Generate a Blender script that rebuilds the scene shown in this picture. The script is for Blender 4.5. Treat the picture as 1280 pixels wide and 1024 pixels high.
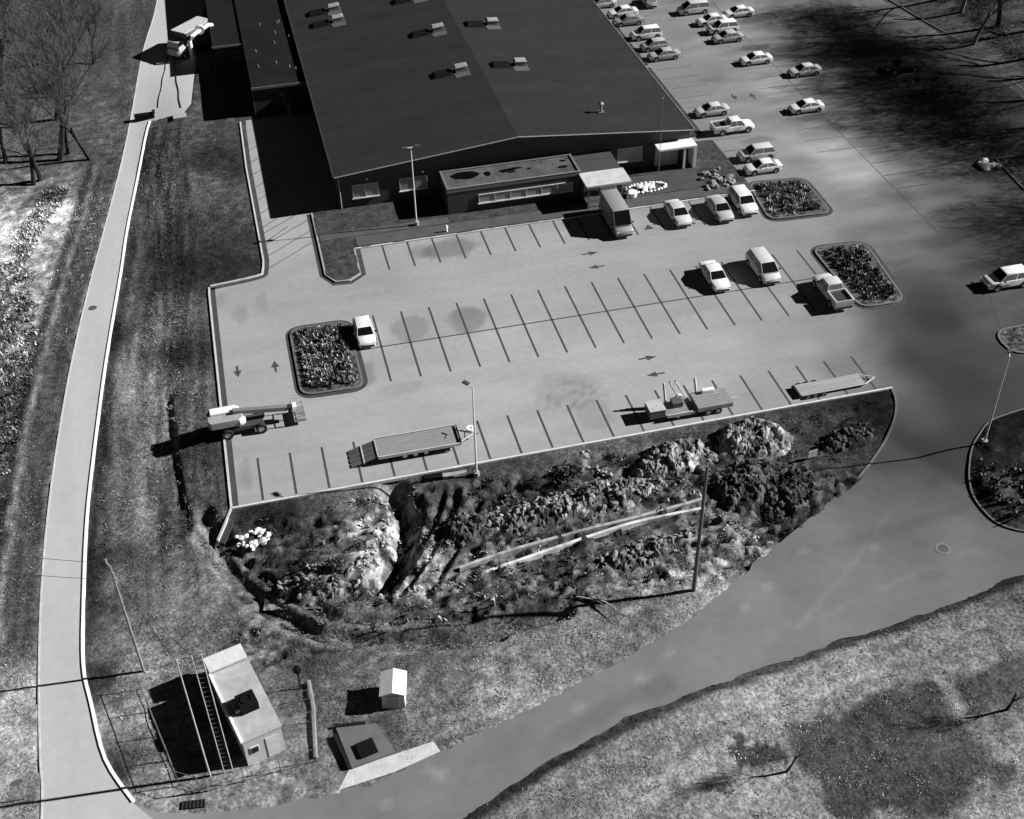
import bpy, bmesh, math, random
import numpy as np
from mathutils import Matrix, Vector, noise as mnoise
for o in list(bpy.data.objects): bpy.data.objects.remove(o)
S = bpy.context.scene
COL = S.collection
rad = math.radians

# ------------------------------------------------------------------ camera
cam_d = bpy.data.cameras.new('camera'); cam = bpy.data.objects.new('camera', cam_d); COL.objects.link(cam)
cam_d.sensor_width = 36.0; cam_d.lens = 43.745; cam_d.clip_start = 1; cam_d.clip_end = 3000
def cam_matrix(yaw, pitch, roll, loc):
    cy, sy, cp, sp = math.cos(yaw), math.sin(yaw), math.cos(pitch), math.sin(pitch)
    f = Vector((sy*cp, cy*cp, -sp)); r = Vector((cy, -sy, 0)); d = f.cross(r)
    cr, sr = math.cos(roll), math.sin(roll)
    X = cr*r + sr*d; D = -sr*r + cr*d
    m = Matrix((X, -D, -f)).transposed().to_4x4(); m.translation = loc
    return m
cam.matrix_world = cam_matrix(0.227084, 0.688575, 0.0231583, Vector((-9.304, -93.627, 68.877)))
S.camera = cam
S.render.resolution_x = 1024; S.render.resolution_y = 819

# ------------------------------------------------------------------ light
SUN_EL, SUN_AZ = rad(30), rad(-4.5)          # azimuth measured from +X towards +Y
to_sun = Vector((math.cos(SUN_EL)*math.cos(SUN_AZ), math.cos(SUN_EL)*math.sin(SUN_AZ), math.sin(SUN_EL)))
W = bpy.data.worlds.new('World'); S.world = W; W.use_nodes = True
nt = W.node_tree; nt.nodes.clear()
sky = nt.nodes.new('ShaderNodeTexSky'); sky.sky_type = 'NISHITA'; sky.sun_disc = False
sky.sun_elevation = SUN_EL; sky.sun_rotation = rad(94.5); sky.air_density = 0.08; sky.dust_density = 0.0; sky.ozone_density = 1.0
bw = nt.nodes.new('ShaderNodeRGBToBW'); bg = nt.nodes.new('ShaderNodeBackground'); wo = nt.nodes.new('ShaderNodeOutputWorld')
bg.inputs[1].default_value = 0.05
nt.links.new(sky.outputs[0], bw.inputs[0]); nt.links.new(bw.outputs[0], bg.inputs[0]); nt.links.new(bg.outputs[0], wo.inputs[0])
sl = bpy.data.lights.new('sun', 'SUN'); sl.energy = 5.0; sl.angle = rad(0.55); sl.color = (1, 1, 1)
so = bpy.data.objects.new('sun', sl); COL.objects.link(so); so.location = (60, 0, 60)
so.rotation_euler = to_sun.to_track_quat('Z', 'Y').to_euler()
S.view_settings.view_transform = 'Standard'; S.view_settings.look = 'None'
S.view_settings.exposure = 0.75; S.view_settings.gamma = 1.0; S.view_settings.use_curve_mapping = False

# ------------------------------------------------------------------ materials
MATS = {}
def mat(name, v, rough=.8, var=.15, scale=2.0, bump=0.0, tone=False, metal=0.0, spec=.3, stretch=None, contrast=None, fine=None):
    """grey procedural material: value v varied by noise; tone = multiply by the mesh attribute 'tone'"""
    if name in MATS: return MATS[name]
    m = bpy.data.materials.new(name); m.use_nodes = True; t = m.node_tree; N = t.nodes; Lk = t.links
    b = N['Principled BSDF']; b.inputs['Roughness'].default_value = rough; b.inputs['Metallic'].default_value = metal
    b.inputs['Specular IOR Level'].default_value = spec
    tc = N.new('ShaderNodeTexCoord'); src = tc.outputs['Object']
    if stretch:
        mp = N.new('ShaderNodeMapping'); mp.inputs['Scale'].default_value = stretch; Lk.new(src, mp.inputs[0]); src2 = mp.outputs[0]
    else: src2 = src
    n1 = N.new('ShaderNodeTexNoise'); n1.inputs['Scale'].default_value = scale; n1.inputs['Detail'].default_value = 6; Lk.new(src2, n1.inputs['Vector'])
    lo, hi = contrast or (.3, .7)
    mr = N.new('ShaderNodeMapRange'); mr.inputs[1].default_value = lo; mr.inputs[2].default_value = hi
    mr.inputs[3].default_value = v*(1-var); mr.inputs[4].default_value = v*(1+var); Lk.new(n1.outputs[0], mr.inputs[0])
    out = mr.outputs[0]
    if fine:
        n2 = N.new('ShaderNodeTexNoise'); n2.inputs['Scale'].default_value = fine[0]; n2.inputs['Detail'].default_value = 4; Lk.new(src, n2.inputs['Vector'])
        mr2 = N.new('ShaderNodeMapRange'); mr2.inputs[1].default_value = .34; mr2.inputs[2].default_value = .66
        mr2.inputs[3].default_value = 1-fine[1]; mr2.inputs[4].default_value = 1+fine[1]; Lk.new(n2.outputs[0], mr2.inputs[0])
        mu = N.new('ShaderNodeMath'); mu.operation = 'MULTIPLY'; Lk.new(out, mu.inputs[0]); Lk.new(mr2.outputs[0], mu.inputs[1]); out = mu.outputs[0]
    if tone:
        at = N.new('ShaderNodeAttribute'); at.attribute_name = 'tone'
        mu = N.new('ShaderNodeMath'); mu.operation = 'MULTIPLY'; Lk.new(out, mu.inputs[0]); Lk.new(at.outputs['Fac'], mu.inputs[1]); out = mu.outputs[0]
    Lk.new(out, b.inputs['Base Color'])
    if bump:
        bp = N.new('ShaderNodeBump'); bp.inputs['Strength'].default_value = 1; bp.inputs['Distance'].default_value = bump
        n3 = N.new('ShaderNodeTexNoise'); n3.inputs['Scale'].default_value = scale*2.2; n3.inputs['Detail'].default_value = 5; Lk.new(src, n3.inputs['Vector'])
        Lk.new(n3.outputs[0], bp.inputs['Height']); Lk.new(bp.outputs[0], b.inputs['Normal'])
    MATS[name] = m; return m

# ------------------------------------------------------------------ mesh builder
class MB:
    def __init__(s): s.v = []; s.f = []; s.m = []
    def add(s, vs, fs, mi=0):
        o = len(s.v); s.v += [tuple(p) for p in vs]; s.f += [tuple(i+o for i in f) for f in fs]; s.m += [mi]*len(fs); return s
    def box(s, c, d, rz=0, ry=0, rx=0, mi=0, top=(1, 1)):
        hx, hy, hz = d[0]/2, d[1]/2, d[2]/2
        vs = [(-hx, -hy, -hz), (hx, -hy, -hz), (hx, hy, -hz), (-hx, hy, -hz)] + [(x*top[0], y*top[1], hz) for x, y in ((-hx, -hy), (hx, -hy), (hx, hy), (-hx, hy))]
        if rz or ry or rx:
            M = Matrix.Rotation(rz, 3, 'Z') @ Matrix.Rotation(ry, 3, 'Y') @ Matrix.Rotation(rx, 3, 'X'); vs = [M @ Vector(p) for p in vs]
        vs = [(p[0]+c[0], p[1]+c[1], p[2]+c[2]) for p in vs]
        return s.add(vs, [(3, 2, 1, 0), (4, 5, 6, 7), (0, 1, 5, 4), (1, 2, 6, 5), (2, 3, 7, 6), (3, 0, 4, 7)], mi)
    def bb(s, x0, x1, y0, y1, z0, z1, mi=0): return s.box(((x0+x1)/2, (y0+y1)/2, (z0+z1)/2), (x1-x0, y1-y0, z1-z0), mi=mi)
    def tube(s, pts, r, n=6, mi=0, cap=True):
        pts = [Vector(p) for p in pts]; rs = r if isinstance(r, (list, tuple)) else [r]*len(pts); vs = []
        for i, p in enumerate(pts):
            d = (pts[min(i+1, len(pts)-1)] - pts[max(i-1, 0)]).normalized()
            a = Vector((0, 0, 1)) if abs(d.z) < .9 else Vector((1, 0, 0)); u = d.cross(a).normalized(); w = d.cross(u)
            vs += [p + rs[i]*(math.cos(2*math.pi*k/n)*u + math.sin(2*math.pi*k/n)*w) for k in range(n)]
        fs = [(i*n+k, i*n+(k+1) % n, (i+1)*n+(k+1) % n, (i+1)*n+k) for i in range(len(pts)-1) for k in range(n)]
        if cap: fs += [tuple(range(n))[::-1], tuple((len(pts)-1)*n+k for k in range(n))]
        return s.add(vs, fs, mi)
    def ring(s, c, r0, r1, axis='Y', w=.2, n=20, mi=0):
        vs = []; 
        for rr, ww in ((r1, -w/2), (r1, w/2), (r0, w/2), (r0, -w/2)):
            for k in range(n):
                a = 2*math.pi*k/n; x, z = rr*math.cos(a), rr*math.sin(a)
                vs.append((c[0]+x, c[1]+ww, c[2]+z) if axis == 'Y' else (c[0]+ww, c[1]+x, c[2]+z) if axis == 'X' else (c[0]+x, c[1]+z, c[2]+ww))
        fs = [(j*n+k, j*n+(k+1) % n, ((j+1) % 4)*n+(k+1) % n, ((j+1) % 4)*n+k) for j in range(4) for k in range(n)]
        return s.add(vs, fs, mi)
    def prism(s, poly, z0, z1, mi=0):
        n = len(poly); vs = [(x, y, z0) for x, y in poly] + [(x, y, z1) for x, y in poly]
        return s.add(vs, [tuple(range(n))[::-1], tuple(range(n, 2*n))] + [(i, (i+1) % n, n+(i+1) % n, n+i) for i in range(n)], mi)
    def quad(s, a, b, c, d, mi=0): return s.add([a, b, c, d], [(0, 1, 2, 3)], mi)
    def mesh(s, name, mats, smooth=False):
        me = bpy.data.meshes.new(name); me.from_pydata(s.v, [], s.f)
        for m in (mats if isinstance(mats, (list, tuple)) else [mats]): me.materials.append(m)
        if any(s.m): me.polygons.foreach_set('material_index', s.m)
        bm = bmesh.new(); bm.from_mesh(me); bmesh.ops.recalc_face_normals(bm, faces=bm.faces); bm.to_mesh(me); bm.free()
        if smooth:
            me.shade_smooth(); me.set_sharp_from_angle(angle=rad(38))
        return me
    def build(s, name, mats, parent=None, smooth=False, bevel=0, **kw):
        return link(name, s.mesh(name, mats, smooth), parent, bevel=bevel, **kw)
def link(name, me, parent=None, bevel=0, loc=None, **kw):
    o = bpy.data.objects.new(name, me); COL.objects.link(o)
    if parent is not None: o.parent = parent
    if loc: o.location = loc
    if bevel:
        b = o.modifiers.new('bevel', 'BEVEL'); b.width = bevel; b.segments = 2; b.limit_method = 'ANGLE'
    for k, v in kw.items(): o[k] = v
    return o
def thing(name, label, category, loc=(0, 0, 0), rz=0, group=None):
    o = bpy.data.objects.new(name, None); COL.objects.link(o); o.location = loc; o.rotation_euler = (0, 0, rz)
    o.empty_display_size = .3; o['label'] = label; o['category'] = category
    if group: o['group'] = group
    return o
def copy_tree(o, parent=None):
    c = o.copy(); COL.objects.link(c)
    if parent is not None: c.parent = parent
    for ch in list(o.children): copy_tree(ch, c)
    return c
def tone_attr(me, vals):
    a = me.attributes.new('tone', 'FLOAT', 'POINT'); a.data.foreach_set('value', np.asarray(vals, dtype=np.float32))

# ------------------------------------------------------------------ terrain functions
def ss(a, b, x):
    t = np.clip((np.asarray(x, float)-a)/(b-a), 0, 1); return t*t*(3-2*t)
def base_h(x, y):
    w = ss(-15.2, -22.4, x)*ss(75, 40, y); s = ss(-18.2, -18.2-(4+12*ss(38, 46, x)), y)
    return -1.2*np.maximum(w, s)
def Hs(x, y): return float(base_h(x, y))
def seg_dist(x, y, pts):
    d = np.full(np.shape(x), 1e9)
    for (ax, ay), (bx, by) in zip(pts[:-1], pts[1:]):
        vx, vy = bx-ax, by-ay; t = np.clip(((x-ax)*vx+(y-ay)*vy)/(vx*vx+vy*vy), 0, 1)
        d = np.minimum(d, np.hypot(x-ax-t*vx, y-ay-t*vy))
    return d
def in_poly(x, y, poly):
    c = np.zeros(np.shape(x), bool); n = len(poly)
    for i in range(n):
        (x0, y0), (x1, y1) = poly[i], poly[i-1]
        if y0 == y1: continue
        c ^= ((y0 > y) != (y1 > y)) & (x < (x1-x0)*(y-y0)/(y1-y0)+x0)
    return c
def idw(x, y, pts, p=3.0):
    n = np.zeros(np.shape(x)); d = np.zeros(np.shape(x))
    for px, py, v in pts:
        w = 1/(((x-px)**2+(y-py)**2)+1.0)**(p/2); n += w*v; d += w
    return n/d
def vnoise(x, y, f, seed=0):
    """cheap value noise in numpy"""
    x = x*f+seed*17.3; y = y*f+seed*9.1; xi = np.floor(x).astype(np.int64); yi = np.floor(y).astype(np.int64); fx = x-xi; fy = y-yi
    def h(a, b):
        n = (a*374761393+b*668265263+seed*362437) & 0x7fffffff; n = ((n ^ (n >> 13))*1274126177) & 0x7fffffff; return (n ^ (n >> 16)) % 10007/10007.0
    fx = fx*fx*(3-2*fx); fy = fy*fy*(3-2*fy)
    return (h(xi, yi)*(1-fx)+h(xi+1, yi)*fx)*(1-fy)+(h(xi, yi+1)*(1-fx)+h(xi+1, yi+1)*fx)*fy
def clip_cell(poly, x0, x1, y0, y1):
    for ax, lim, sg in ((0, x0, 1), (0, x1, -1), (1, y0, 1), (1, y1, -1)):
        out = []
        for i in range(len(poly)):
            a, b = poly[i-1], poly[i]; da, db = sg*(a[ax]-lim), sg*(b[ax]-lim)
            if (da >= 0) != (db >= 0):
                t = da/(da-db); out.append((a[0]+t*(b[0]-a[0]), a[1]+t*(b[1]-a[1])))
            if db >= 0: out.append(b)
        poly = out
        if not poly: return poly
    return poly
def sheet(name, poly, step, z, m, tonef=None, parent=None, **kw):
    """a polygon cut into a grid so that it follows the ground; z(x,y) and tonef(x,y) take arrays"""
    xs = [p[0] for p in poly]; ys = [p[1] for p in poly]
    X0, X1, Y0, Y1 = min(xs), max(xs), min(ys), max(ys); nx = int((X1-X0)/step)+1; ny = int((Y1-Y0)/step)+1
    gx, gy = np.meshgrid(X0+np.arange(nx+1)*step, Y0+np.arange(ny+1)*step, indexing='ij')
    ins = in_poly(gx+1e-5, gy+1e-5, poly); full = ins[:-1, :-1] & ins[1:, :-1] & ins[1:, 1:] & ins[:-1, 1:]
    edge = np.zeros((nx, ny), bool)
    for i in range(len(poly)):
        a, b = poly[i-1], poly[i]; n = max(2, int(math.hypot(b[0]-a[0], b[1]-a[1])/(step*.15)))
        t = np.linspace(0, 1, n); ex = ((a[0]+t*(b[0]-a[0])-X0)/step).astype(int).clip(0, nx-1); ey = ((a[1]+t*(b[1]-a[1])-Y0)/step).astype(int).clip(0, ny-1); edge[ex, ey] = True
    edge |= (ins[:-1, :-1] | ins[1:, :-1] | ins[1:, 1:] | ins[:-1, 1:]) & ~full
    vid = {}; vs = []; fs = []
    def V(x, y):
        k = (round(x, 4), round(y, 4))
        if k not in vid: vid[k] = len(vs); vs.append(k)
        return vid[k]
    for i, j in np.argwhere(full & ~edge):
        x, y = X0+i*step, Y0+j*step; fs.append((V(x, y), V(x+step, y), V(x+step, y+step), V(x, y+step)))
    for i, j in np.argwhere(edge):
        x, y = X0+i*step, Y0+j*step; p = clip_cell(poly, x, x+step, y, y+step)
        ids = []
        for q in p:
            k = V(*q)
            if not ids or ids[-1] != k: ids.append(k)
        ids = list(dict.fromkeys(ids))
        if len(ids) >= 3 and len(set(ids)) == len(ids): fs.append(tuple(ids))
    vx = np.array([v[0] for v in vs]); vy = np.array([v[1] for v in vs]); vz = z(vx, vy) if callable(z) else np.full(vx.shape, z)
    me = bpy.data.meshes.new(name); me.from_pydata(np.stack([vx, vy, vz], 1).tolist(), [], fs); me.materials.append(m)
    if tonef is not None: tone_attr(me, tonef(vx, vy))
    bm = bmesh.new(); bm.from_mesh(me)
    for f in bm.faces:
        f.normal_update()
        if f.normal.z < 0: f.normal_flip()
    bm.to_mesh(me); bm.free(); me.shade_smooth()
    return link(name, me, parent, **kw)
def smooth_line(pts, n=6):
    out = []; P = [Vector((*p, 0)) if len(p) == 2 else Vector(p) for p in pts]
    for i in range(len(P)-1):
        p0, p1, p2, p3 = P[max(i-1, 0)], P[i], P[i+1], P[min(i+2, len(P)-1)]
        for k in range(n):
            t = k/n; q = .5*((2*p1)+(p2-p0)*t+(2*p0-5*p1+4*p2-p3)*t*t+(3*p1-p0-3*p2+p3)*t**3); out.append((q.x, q.y))
    out.append((P[-1].x, P[-1].y)); return out
def round_poly(poly, r, n=5):
    out = []
    for i in range(len(poly)):
        p = Vector(poly[i]); a = Vector(poly[i-1])-p; b = Vector(poly[(i+1) % len(poly)])-p
        q = min(r, a.length*.48, b.length*.48); A = p+a.normalized()*q; B = p+b.normalized()*q
        for k in range(n+1):
            t = k/n; out.append(tuple((1-t)**2*A+2*t*(1-t)*p+t*t*B))
    return out
def offset_line(pts, d, closed=False):
    out = []; n = len(pts)
    for i in range(n):
        a = Vector(pts[i-1] if (i or closed) else pts[i]); b = Vector(pts[(i+1) % n] if (i < n-1 or closed) else pts[i])
        t = (b-a).normalized(); out.append((pts[i][0]-t.y*d, pts[i][1]+t.x*d))
    return out
def strip(pts, w0, w1, z0, z1, closed=False):
    """a ribbon with height between two offsets of a line (kerbs, gutters, walls); z0,z1 above the ground"""
    a = offset_line(pts, w0, closed); b = offset_line(pts, w1, closed); mb = MB(); n = len(pts); vs = []
    for (ax, ay), (bx, by) in zip(a, b):
        g = Hs((ax+bx)/2, (ay+by)/2); vs += [(ax, ay, g+z0), (bx, by, g+z0), (bx, by, g+z1), (ax, ay, g+z1)]
    fs = []
    for i in range(n if closed else n-1):
        o = i*4; q = ((i+1) % n)*4
        for k in range(4): fs.append((o+k, o+(k+1) % 4, q+(k+1) % 4, q+k))
    if not closed: fs += [(0, 1, 2, 3), ((n-1)*4+3, (n-1)*4+2, (n-1)*4+1, (n-1)*4)]
    return mb.add(vs, fs)
TERRAIN_TONE=[(-36.8,70.7,0.113),(-31.8,39.2,0.103),(-33.0,12.5,0.248),(-34.4,23.0,0.338),(-31.5,36.3,0.55),(-31.2,-9.2,0.143),(-29.6,1.4,0.091),(-31.9,-18.5,0.149),(-31.0,-24.7,0.135),(-30.9,-36.4,0.368),(-30.9,-32.3,0.388),(-23.6,67.1,0.087),(-28.9,78.8,0.063),(-29.4,47.9,0.094),(-24.0,10.0,0.038),(-21.7,9.4,0.263),(-20.4,1.3,0.3),(-17.3,3.5,0.049),(-16.5,-10.0,0.054),(-21.3,-7.6,0.274),(-22.1,-16.5,0.23),(-22.8,-22.7,0.145),(-17.2,25.2,0.06),(-19.2,45.2,0.091),(-12.8,41.2,0.034),(-14.9,18.8,0.027),(-17.6,36.3,0.129),(-17.7,-17.2,0.091),(-24.7,-6.7,0.095),(-25.2,-20.3,0.044),(-25.8,-25.2,0.064),(-25.2,-32.3,0.032),(-23.5,-36.3,0.28),(-23.0,-32.9,0.263),(-21.2,-28.1,0.22),(-18.1,-25.6,0.199),(-15.5,-30.3,0.142),(-10.0,-33.3,0.064),(-3.1,-34.4,0.113),(-8.9,-38.0,0.148),(-3.0,-39.6,0.17),(-8.2,-40.6,0.108),(3.1,-38.3,0.202),(9.4,-36.9,0.234),(18.6,-35.3,0.264),(2.6,-40.3,0.376),(13.2,-36.3,0.19),(23.1,-32.2,0.226),(-21.5,-42.3,0.247),(-15.0,-44.0,0.263),(-24.6,-40.0,0.047),(-12.3,-43.2,0.199),(-16.5,-36.0,0.12),(-8.7,-22.9,0.04),(-6.2,-27.1,0.101),(-12.1,-25.5,0.055),(1.4,-23.7,0.048),(5.9,-21.3,0.06),(10.5,-24.3,0.082),(14.2,-25.3,0.099),(5.1,-32.5,0.083),(9.8,-31.3,0.101),(15.3,-30.1,0.093),(20.8,-24.1,0.109),(25.4,-26.3,0.041),(30.5,-22.6,0.072),(37.0,-21.3,0.041),(39.8,-19.7,0.012),(29.1,-29.2,0.044),(25.6,-29.2,0.072),(-12.7,-19.8,0.017),(2.1,-20.6,0.06),(-9.6,-30.3,0.041),(-4.0,-25.0,0.199),(47.1,-28.5,0.02),(45.9,-31.9,0.091),(48.3,-25.1,0.008),(43.8,-31.2,0.023),(89.0,52.9,0.072),(89.0,44.5,0.082),(87.0,37.3,0.082),(88.3,56.0,0.063),(-1.7,-49.5,0.175),(3.7,-49.0,0.228),(9.9,-47.0,0.283),(14.5,-46.2,0.347),(19.0,-44.2,0.402),(25.0,-44.5,0.377),(31.0,-43.8,0.23),(37.0,-42.5,0.21),(42.0,-41.0,0.144),(14.0,-51.7,0.325),(17.0,-53.6,0.314),(31.0,-53.9,0.252),(31.0,-56.7,0.347),(33.0,-50.5,0.252),(25.0,-50.0,0.252),(5.0,-53.0,0.295),(38.0,-48.0,0.21),(-3.2,-21.0,0.168),(-3.6,-23.4,0.426),(-5.0,-25.8,0.336),(-6.3,-27.0,0.202),(-3.9,-25.0,0.448)]
ASPHALT_TONE=[(-12.7,5.2,0.413),(-12.5,-2.4,0.423),(-12.3,-15.6,0.413),(-14.2,-15.1,0.376),(-1.5,-18.5,0.413),(-3.4,-9.5,0.445),(7.1,-10.1,0.468),(-8.5,9.6,0.376),(-7.7,21.6,0.445),(-8.2,39.9,0.402),(8.2,9.4,0.413),(1.8,9.7,0.376),(2.4,3.8,0.392),(19.8,9.2,0.413),(27.6,7.1,0.392),(37.0,9.2,0.376),(12.9,-1.7,0.445),(18.3,-9.5,0.456),(30.4,-7.8,0.434),(37.5,-9.8,0.376),(36.5,-2.7,0.376),(35.1,-15.3,0.376),(25.2,-11.4,0.434),(41.6,-9.6,0.305),(40.2,-14.2,0.223),(43.9,-11.5,0.156),(45.6,-14.5,0.091),(52.1,-9.8,0.076),(53.2,-3.0,0.091),(54.2,11.1,0.242),(55.3,4.1,0.156),(60.8,2.6,0.08),(43.3,-21.8,0.091),(48.7,-18.9,0.08),(39.1,-25.9,0.07),(43.6,-25.6,0.065),(34.0,-30.5,0.114),(55.7,-10.8,0.156),(59.7,-8.4,0.188),(55.3,-17.1,0.114),(43.4,45.0,0.242),(47.1,46.4,0.262),(52.2,40.1,0.27),(54.6,54.5,0.283),(49.9,48.0,0.262),(52.0,22.9,0.27),(56.9,41.1,0.376),(55.5,23.9,0.429),(56.4,19.7,0.445),(64.8,51.6,0.171),(74.4,57.1,0.127),(63.9,63.2,0.205),(61.7,32.8,0.171),(63.4,23.7,0.156),(69.9,28.2,0.114),(73.7,16.8,0.091),(64.7,1.5,0.08),(74.9,48.6,0.127),(65.0,13.5,0.127),(59.9,13.1,0.156),(52.1,5.0,0.171),(60.0,-1.9,0.07),(53.2,66.3,0.262),(44.0,49.8,0.262),(47.6,13.0,0.305),(41.2,6.4,0.328),(45.6,8.4,0.305),(42.6,74.0,0.262),(77.9,35.1,0.021),(76.4,40.4,0.042),(77.2,26.1,0.026),(71.2,37.0,0.07),(77.7,21.7,0.032),(81.9,36.3,0.021),(82.2,29.2,0.021),(73.6,43.7,0.08),(73.7,29.4,0.045)]  # far-east points darkened further, painting tree shade into the asphalt
ROAD_TONE=[ (-21.6,-44.4,0.305),(-16.6,-45.7,0.223),(-9.0,-46.5,0.205),(-0.9,-45.5,0.195),(8.1,-43.1,0.205),(18.1,-39.9,0.216),(21.4,-39.3,0.223),(29.1,-36.4,0.205),(27.6,-32.5,0.171),(37.4,-33.3,0.141),(38.7,-37.2,0.181),(43.7,-36.8,0.141),(36.1,-29.1,0.127),(42.0,-28.7,0.127) ]
K = 0.74
TERRAIN_TONE = [(x, y, v*K) for x, y, v in TERRAIN_TONE]; ASPHALT_TONE = [(x, y, v*K) for x, y, v in ASPHALT_TONE]; ROAD_TONE = [(x, y, v*K) for x, y, v in ROAD_TONE]

# ------------------------------------------------------------------ outlines (metres)
WL = smooth_line([(-16.5, 125), (-18.2, 93.6), (-20.4, 76.3), (-22.5, 56.0), (-24.8, 37.2), (-26.9, 20.9), (-28.4, 7.3), (-29.3, -4.4), (-29.8, -14.5), (-29.9, -23.3), (-29.7, -31.1), (-29.3, -38.1), (-29.0, -42.5), (-29, -60)], 4)
WR1 = [(-25.1, -39.2), (-26.1, -34.2), (-26.7, -30.5), (-26.8, -24.1), (-26.7, -15.3), (-26.2, -6.3), (-25.3, 6.4), (-23.9, 21.7), (-23.1, 31.3), (-21.0, 49.6), (-20.2, 54.6)]
WR1 = smooth_line([(-23.3, -43.0)] + WR1, 4)
WEST = WL + [(-18, -60), (-18.5, -47.5), (-21.6, -45.1)] + WR1 + [(-15.9, 54.6), (-14.9, 57.0), (-12.5, 82.6), (-11.1, 91.5), (-10, 125)]
SN = smooth_line([(-23.3, -43.3), (-20.1, -44.7), (-16.6, -45.2), (-10.0, -45.6), (-3.7, -44.4), (1.9, -42.9), (8.2, -40.7), (15.0, -38.4), (19.6, -36.0), (23.9, -33.3), (30.1, -29.9), (35.4, -27.0)], 4)
SOUTH = [(-29.5, -43.5)] + SN + [(42.9, -31.7), (60, -31.7), (120, -31.7), (120, -34), (60, -38.5), (42.4, -39.7), (37.7, -40.7), (31.7, -41.7), (26.4, -42.25), (21.7, -42.9), (15.5, -43.7), (10.6, -44.6), (6.8, -45.6), (3.7, -46.7), (.6, -48.0), (-3.1, -49.4), (-12, -52.5), (-29.5, -57)]
LOT = [(-15, -18.3), (42.6, -17.9), (42.2, -19.4), (41.3, -21.2), (40, -22.7), (35.4, -27), (42.9, -31.7), (120, -31.7), (120, -15), (84.5, -13), (85.8, 31.6), (86.1, 39.6), (86, 47.5), (84.8, 54.1), (83.6, 63.5), (82, 80), (80, 125), (40, 125), (40, 27), (.5, 27), (.5, 50.5), (-8.6, 50.5), (-9.3, 38.2), (-9.2, 18), (-9.5, 15.9), (-10.2, 15.0), (-14.9, 14.3)]
PAVED = [WEST, SOUTH, LOT]
DITCH = [(-17.2, -18.2), (-17.0, -19.6), (-15.6, -24.1), (-13.0, -28.6), (-9.8, -31.8), (-5.4, -33.8), (.2, -35.2), (8, -34.5)]
DITCH2 = [(-16.2, -19.5), (-14.2, -24.1), (-11.8, -27.6), (-8.8, -30.4), (-4.4, -32.2), (1.2, -33.4)]
CRACK = [(-19.7, -2.0), (-19.7, -4.0), (-19.4, -10.3), (-19.0, -16.4)]
GULLY = [(-2.1, -19.3), (-1.7, -21.9), (-2.6, -25.6), (-4.6, -28.2)]
MOUND = (-8.5, -26.5)
RUTS = [smooth_line([(2.7, -20.7), (.1, -25.2), (-3.5, -29.9)], 3), smooth_line([(1.6, -20.9), (-.9, -25.0), (-4.4, -29.6)], 3), smooth_line([(4.4, -21.5), (1.6, -26), (-1.6, -30.6)], 3), smooth_line([(-14, -22.6), (-10, -24.2), (-4, -24.5)], 3), smooth_line([(-13.5, -24.0), (-9, -25.6), (-4.5, -26)], 3), smooth_line([(2, -30.6), (10, -29.6), (22, -28.6)], 3), smooth_line([(31, -20), (36, -20.4), (40, -19.6)], 3)]
ARC = smooth_line([(-18.7, -3.9), (-18.7, -12.6), (-18.1, -17.8), (-16.5, -22.6), (-13.5, -27.2), (-9.7, -31.1), (-5.4, -33.4)], 4)
ARC2 = smooth_line([(-17.9, -20), (-17.2, -22.5), (-15.4, -26.4), (-12.7, -30), (-8.6, -33.1), (-3.3, -35.0), (3, -35.8)], 4)
def ridge(x, y, f, seed): return 1-np.abs(2*(.7*vnoise(x, y, f, seed)+.3*vnoise(x, y, f*2.1, seed+50))-1)
def clods(x, y, f, seed):
    """cellular noise: dome height of the nearest clod (0..1) and its own random value"""
    x = np.asarray(x, float)*f; y = np.asarray(y, float)*f; xi = np.floor(x).astype(np.int64); yi = np.floor(y).astype(np.int64)
    best = np.full(x.shape, 9.0); val = np.zeros(x.shape)
    def h(a, b, k):
        n = (a*374761393+b*668265263+(seed*7+k)*362437) & 0x7fffffff; n = ((n ^ (n >> 13))*1274126177) & 0x7fffffff; return (n ^ (n >> 16)) % 10007/10007.0
    for i in (-1, 0, 1):
        for j in (-1, 0, 1):
            a = xi+i; b = yi+j; d = np.hypot(a+h(a, b, 1)-x, (b+h(a, b, 2)-y)); r = .75+.7*h(a, b, 4); d = d/r; m = d < best; best = np.where(m, d, best); val = np.where(m, h(a, b, 3), val)
    return np.clip(1-best*best*1.5, 0, 1), val
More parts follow.
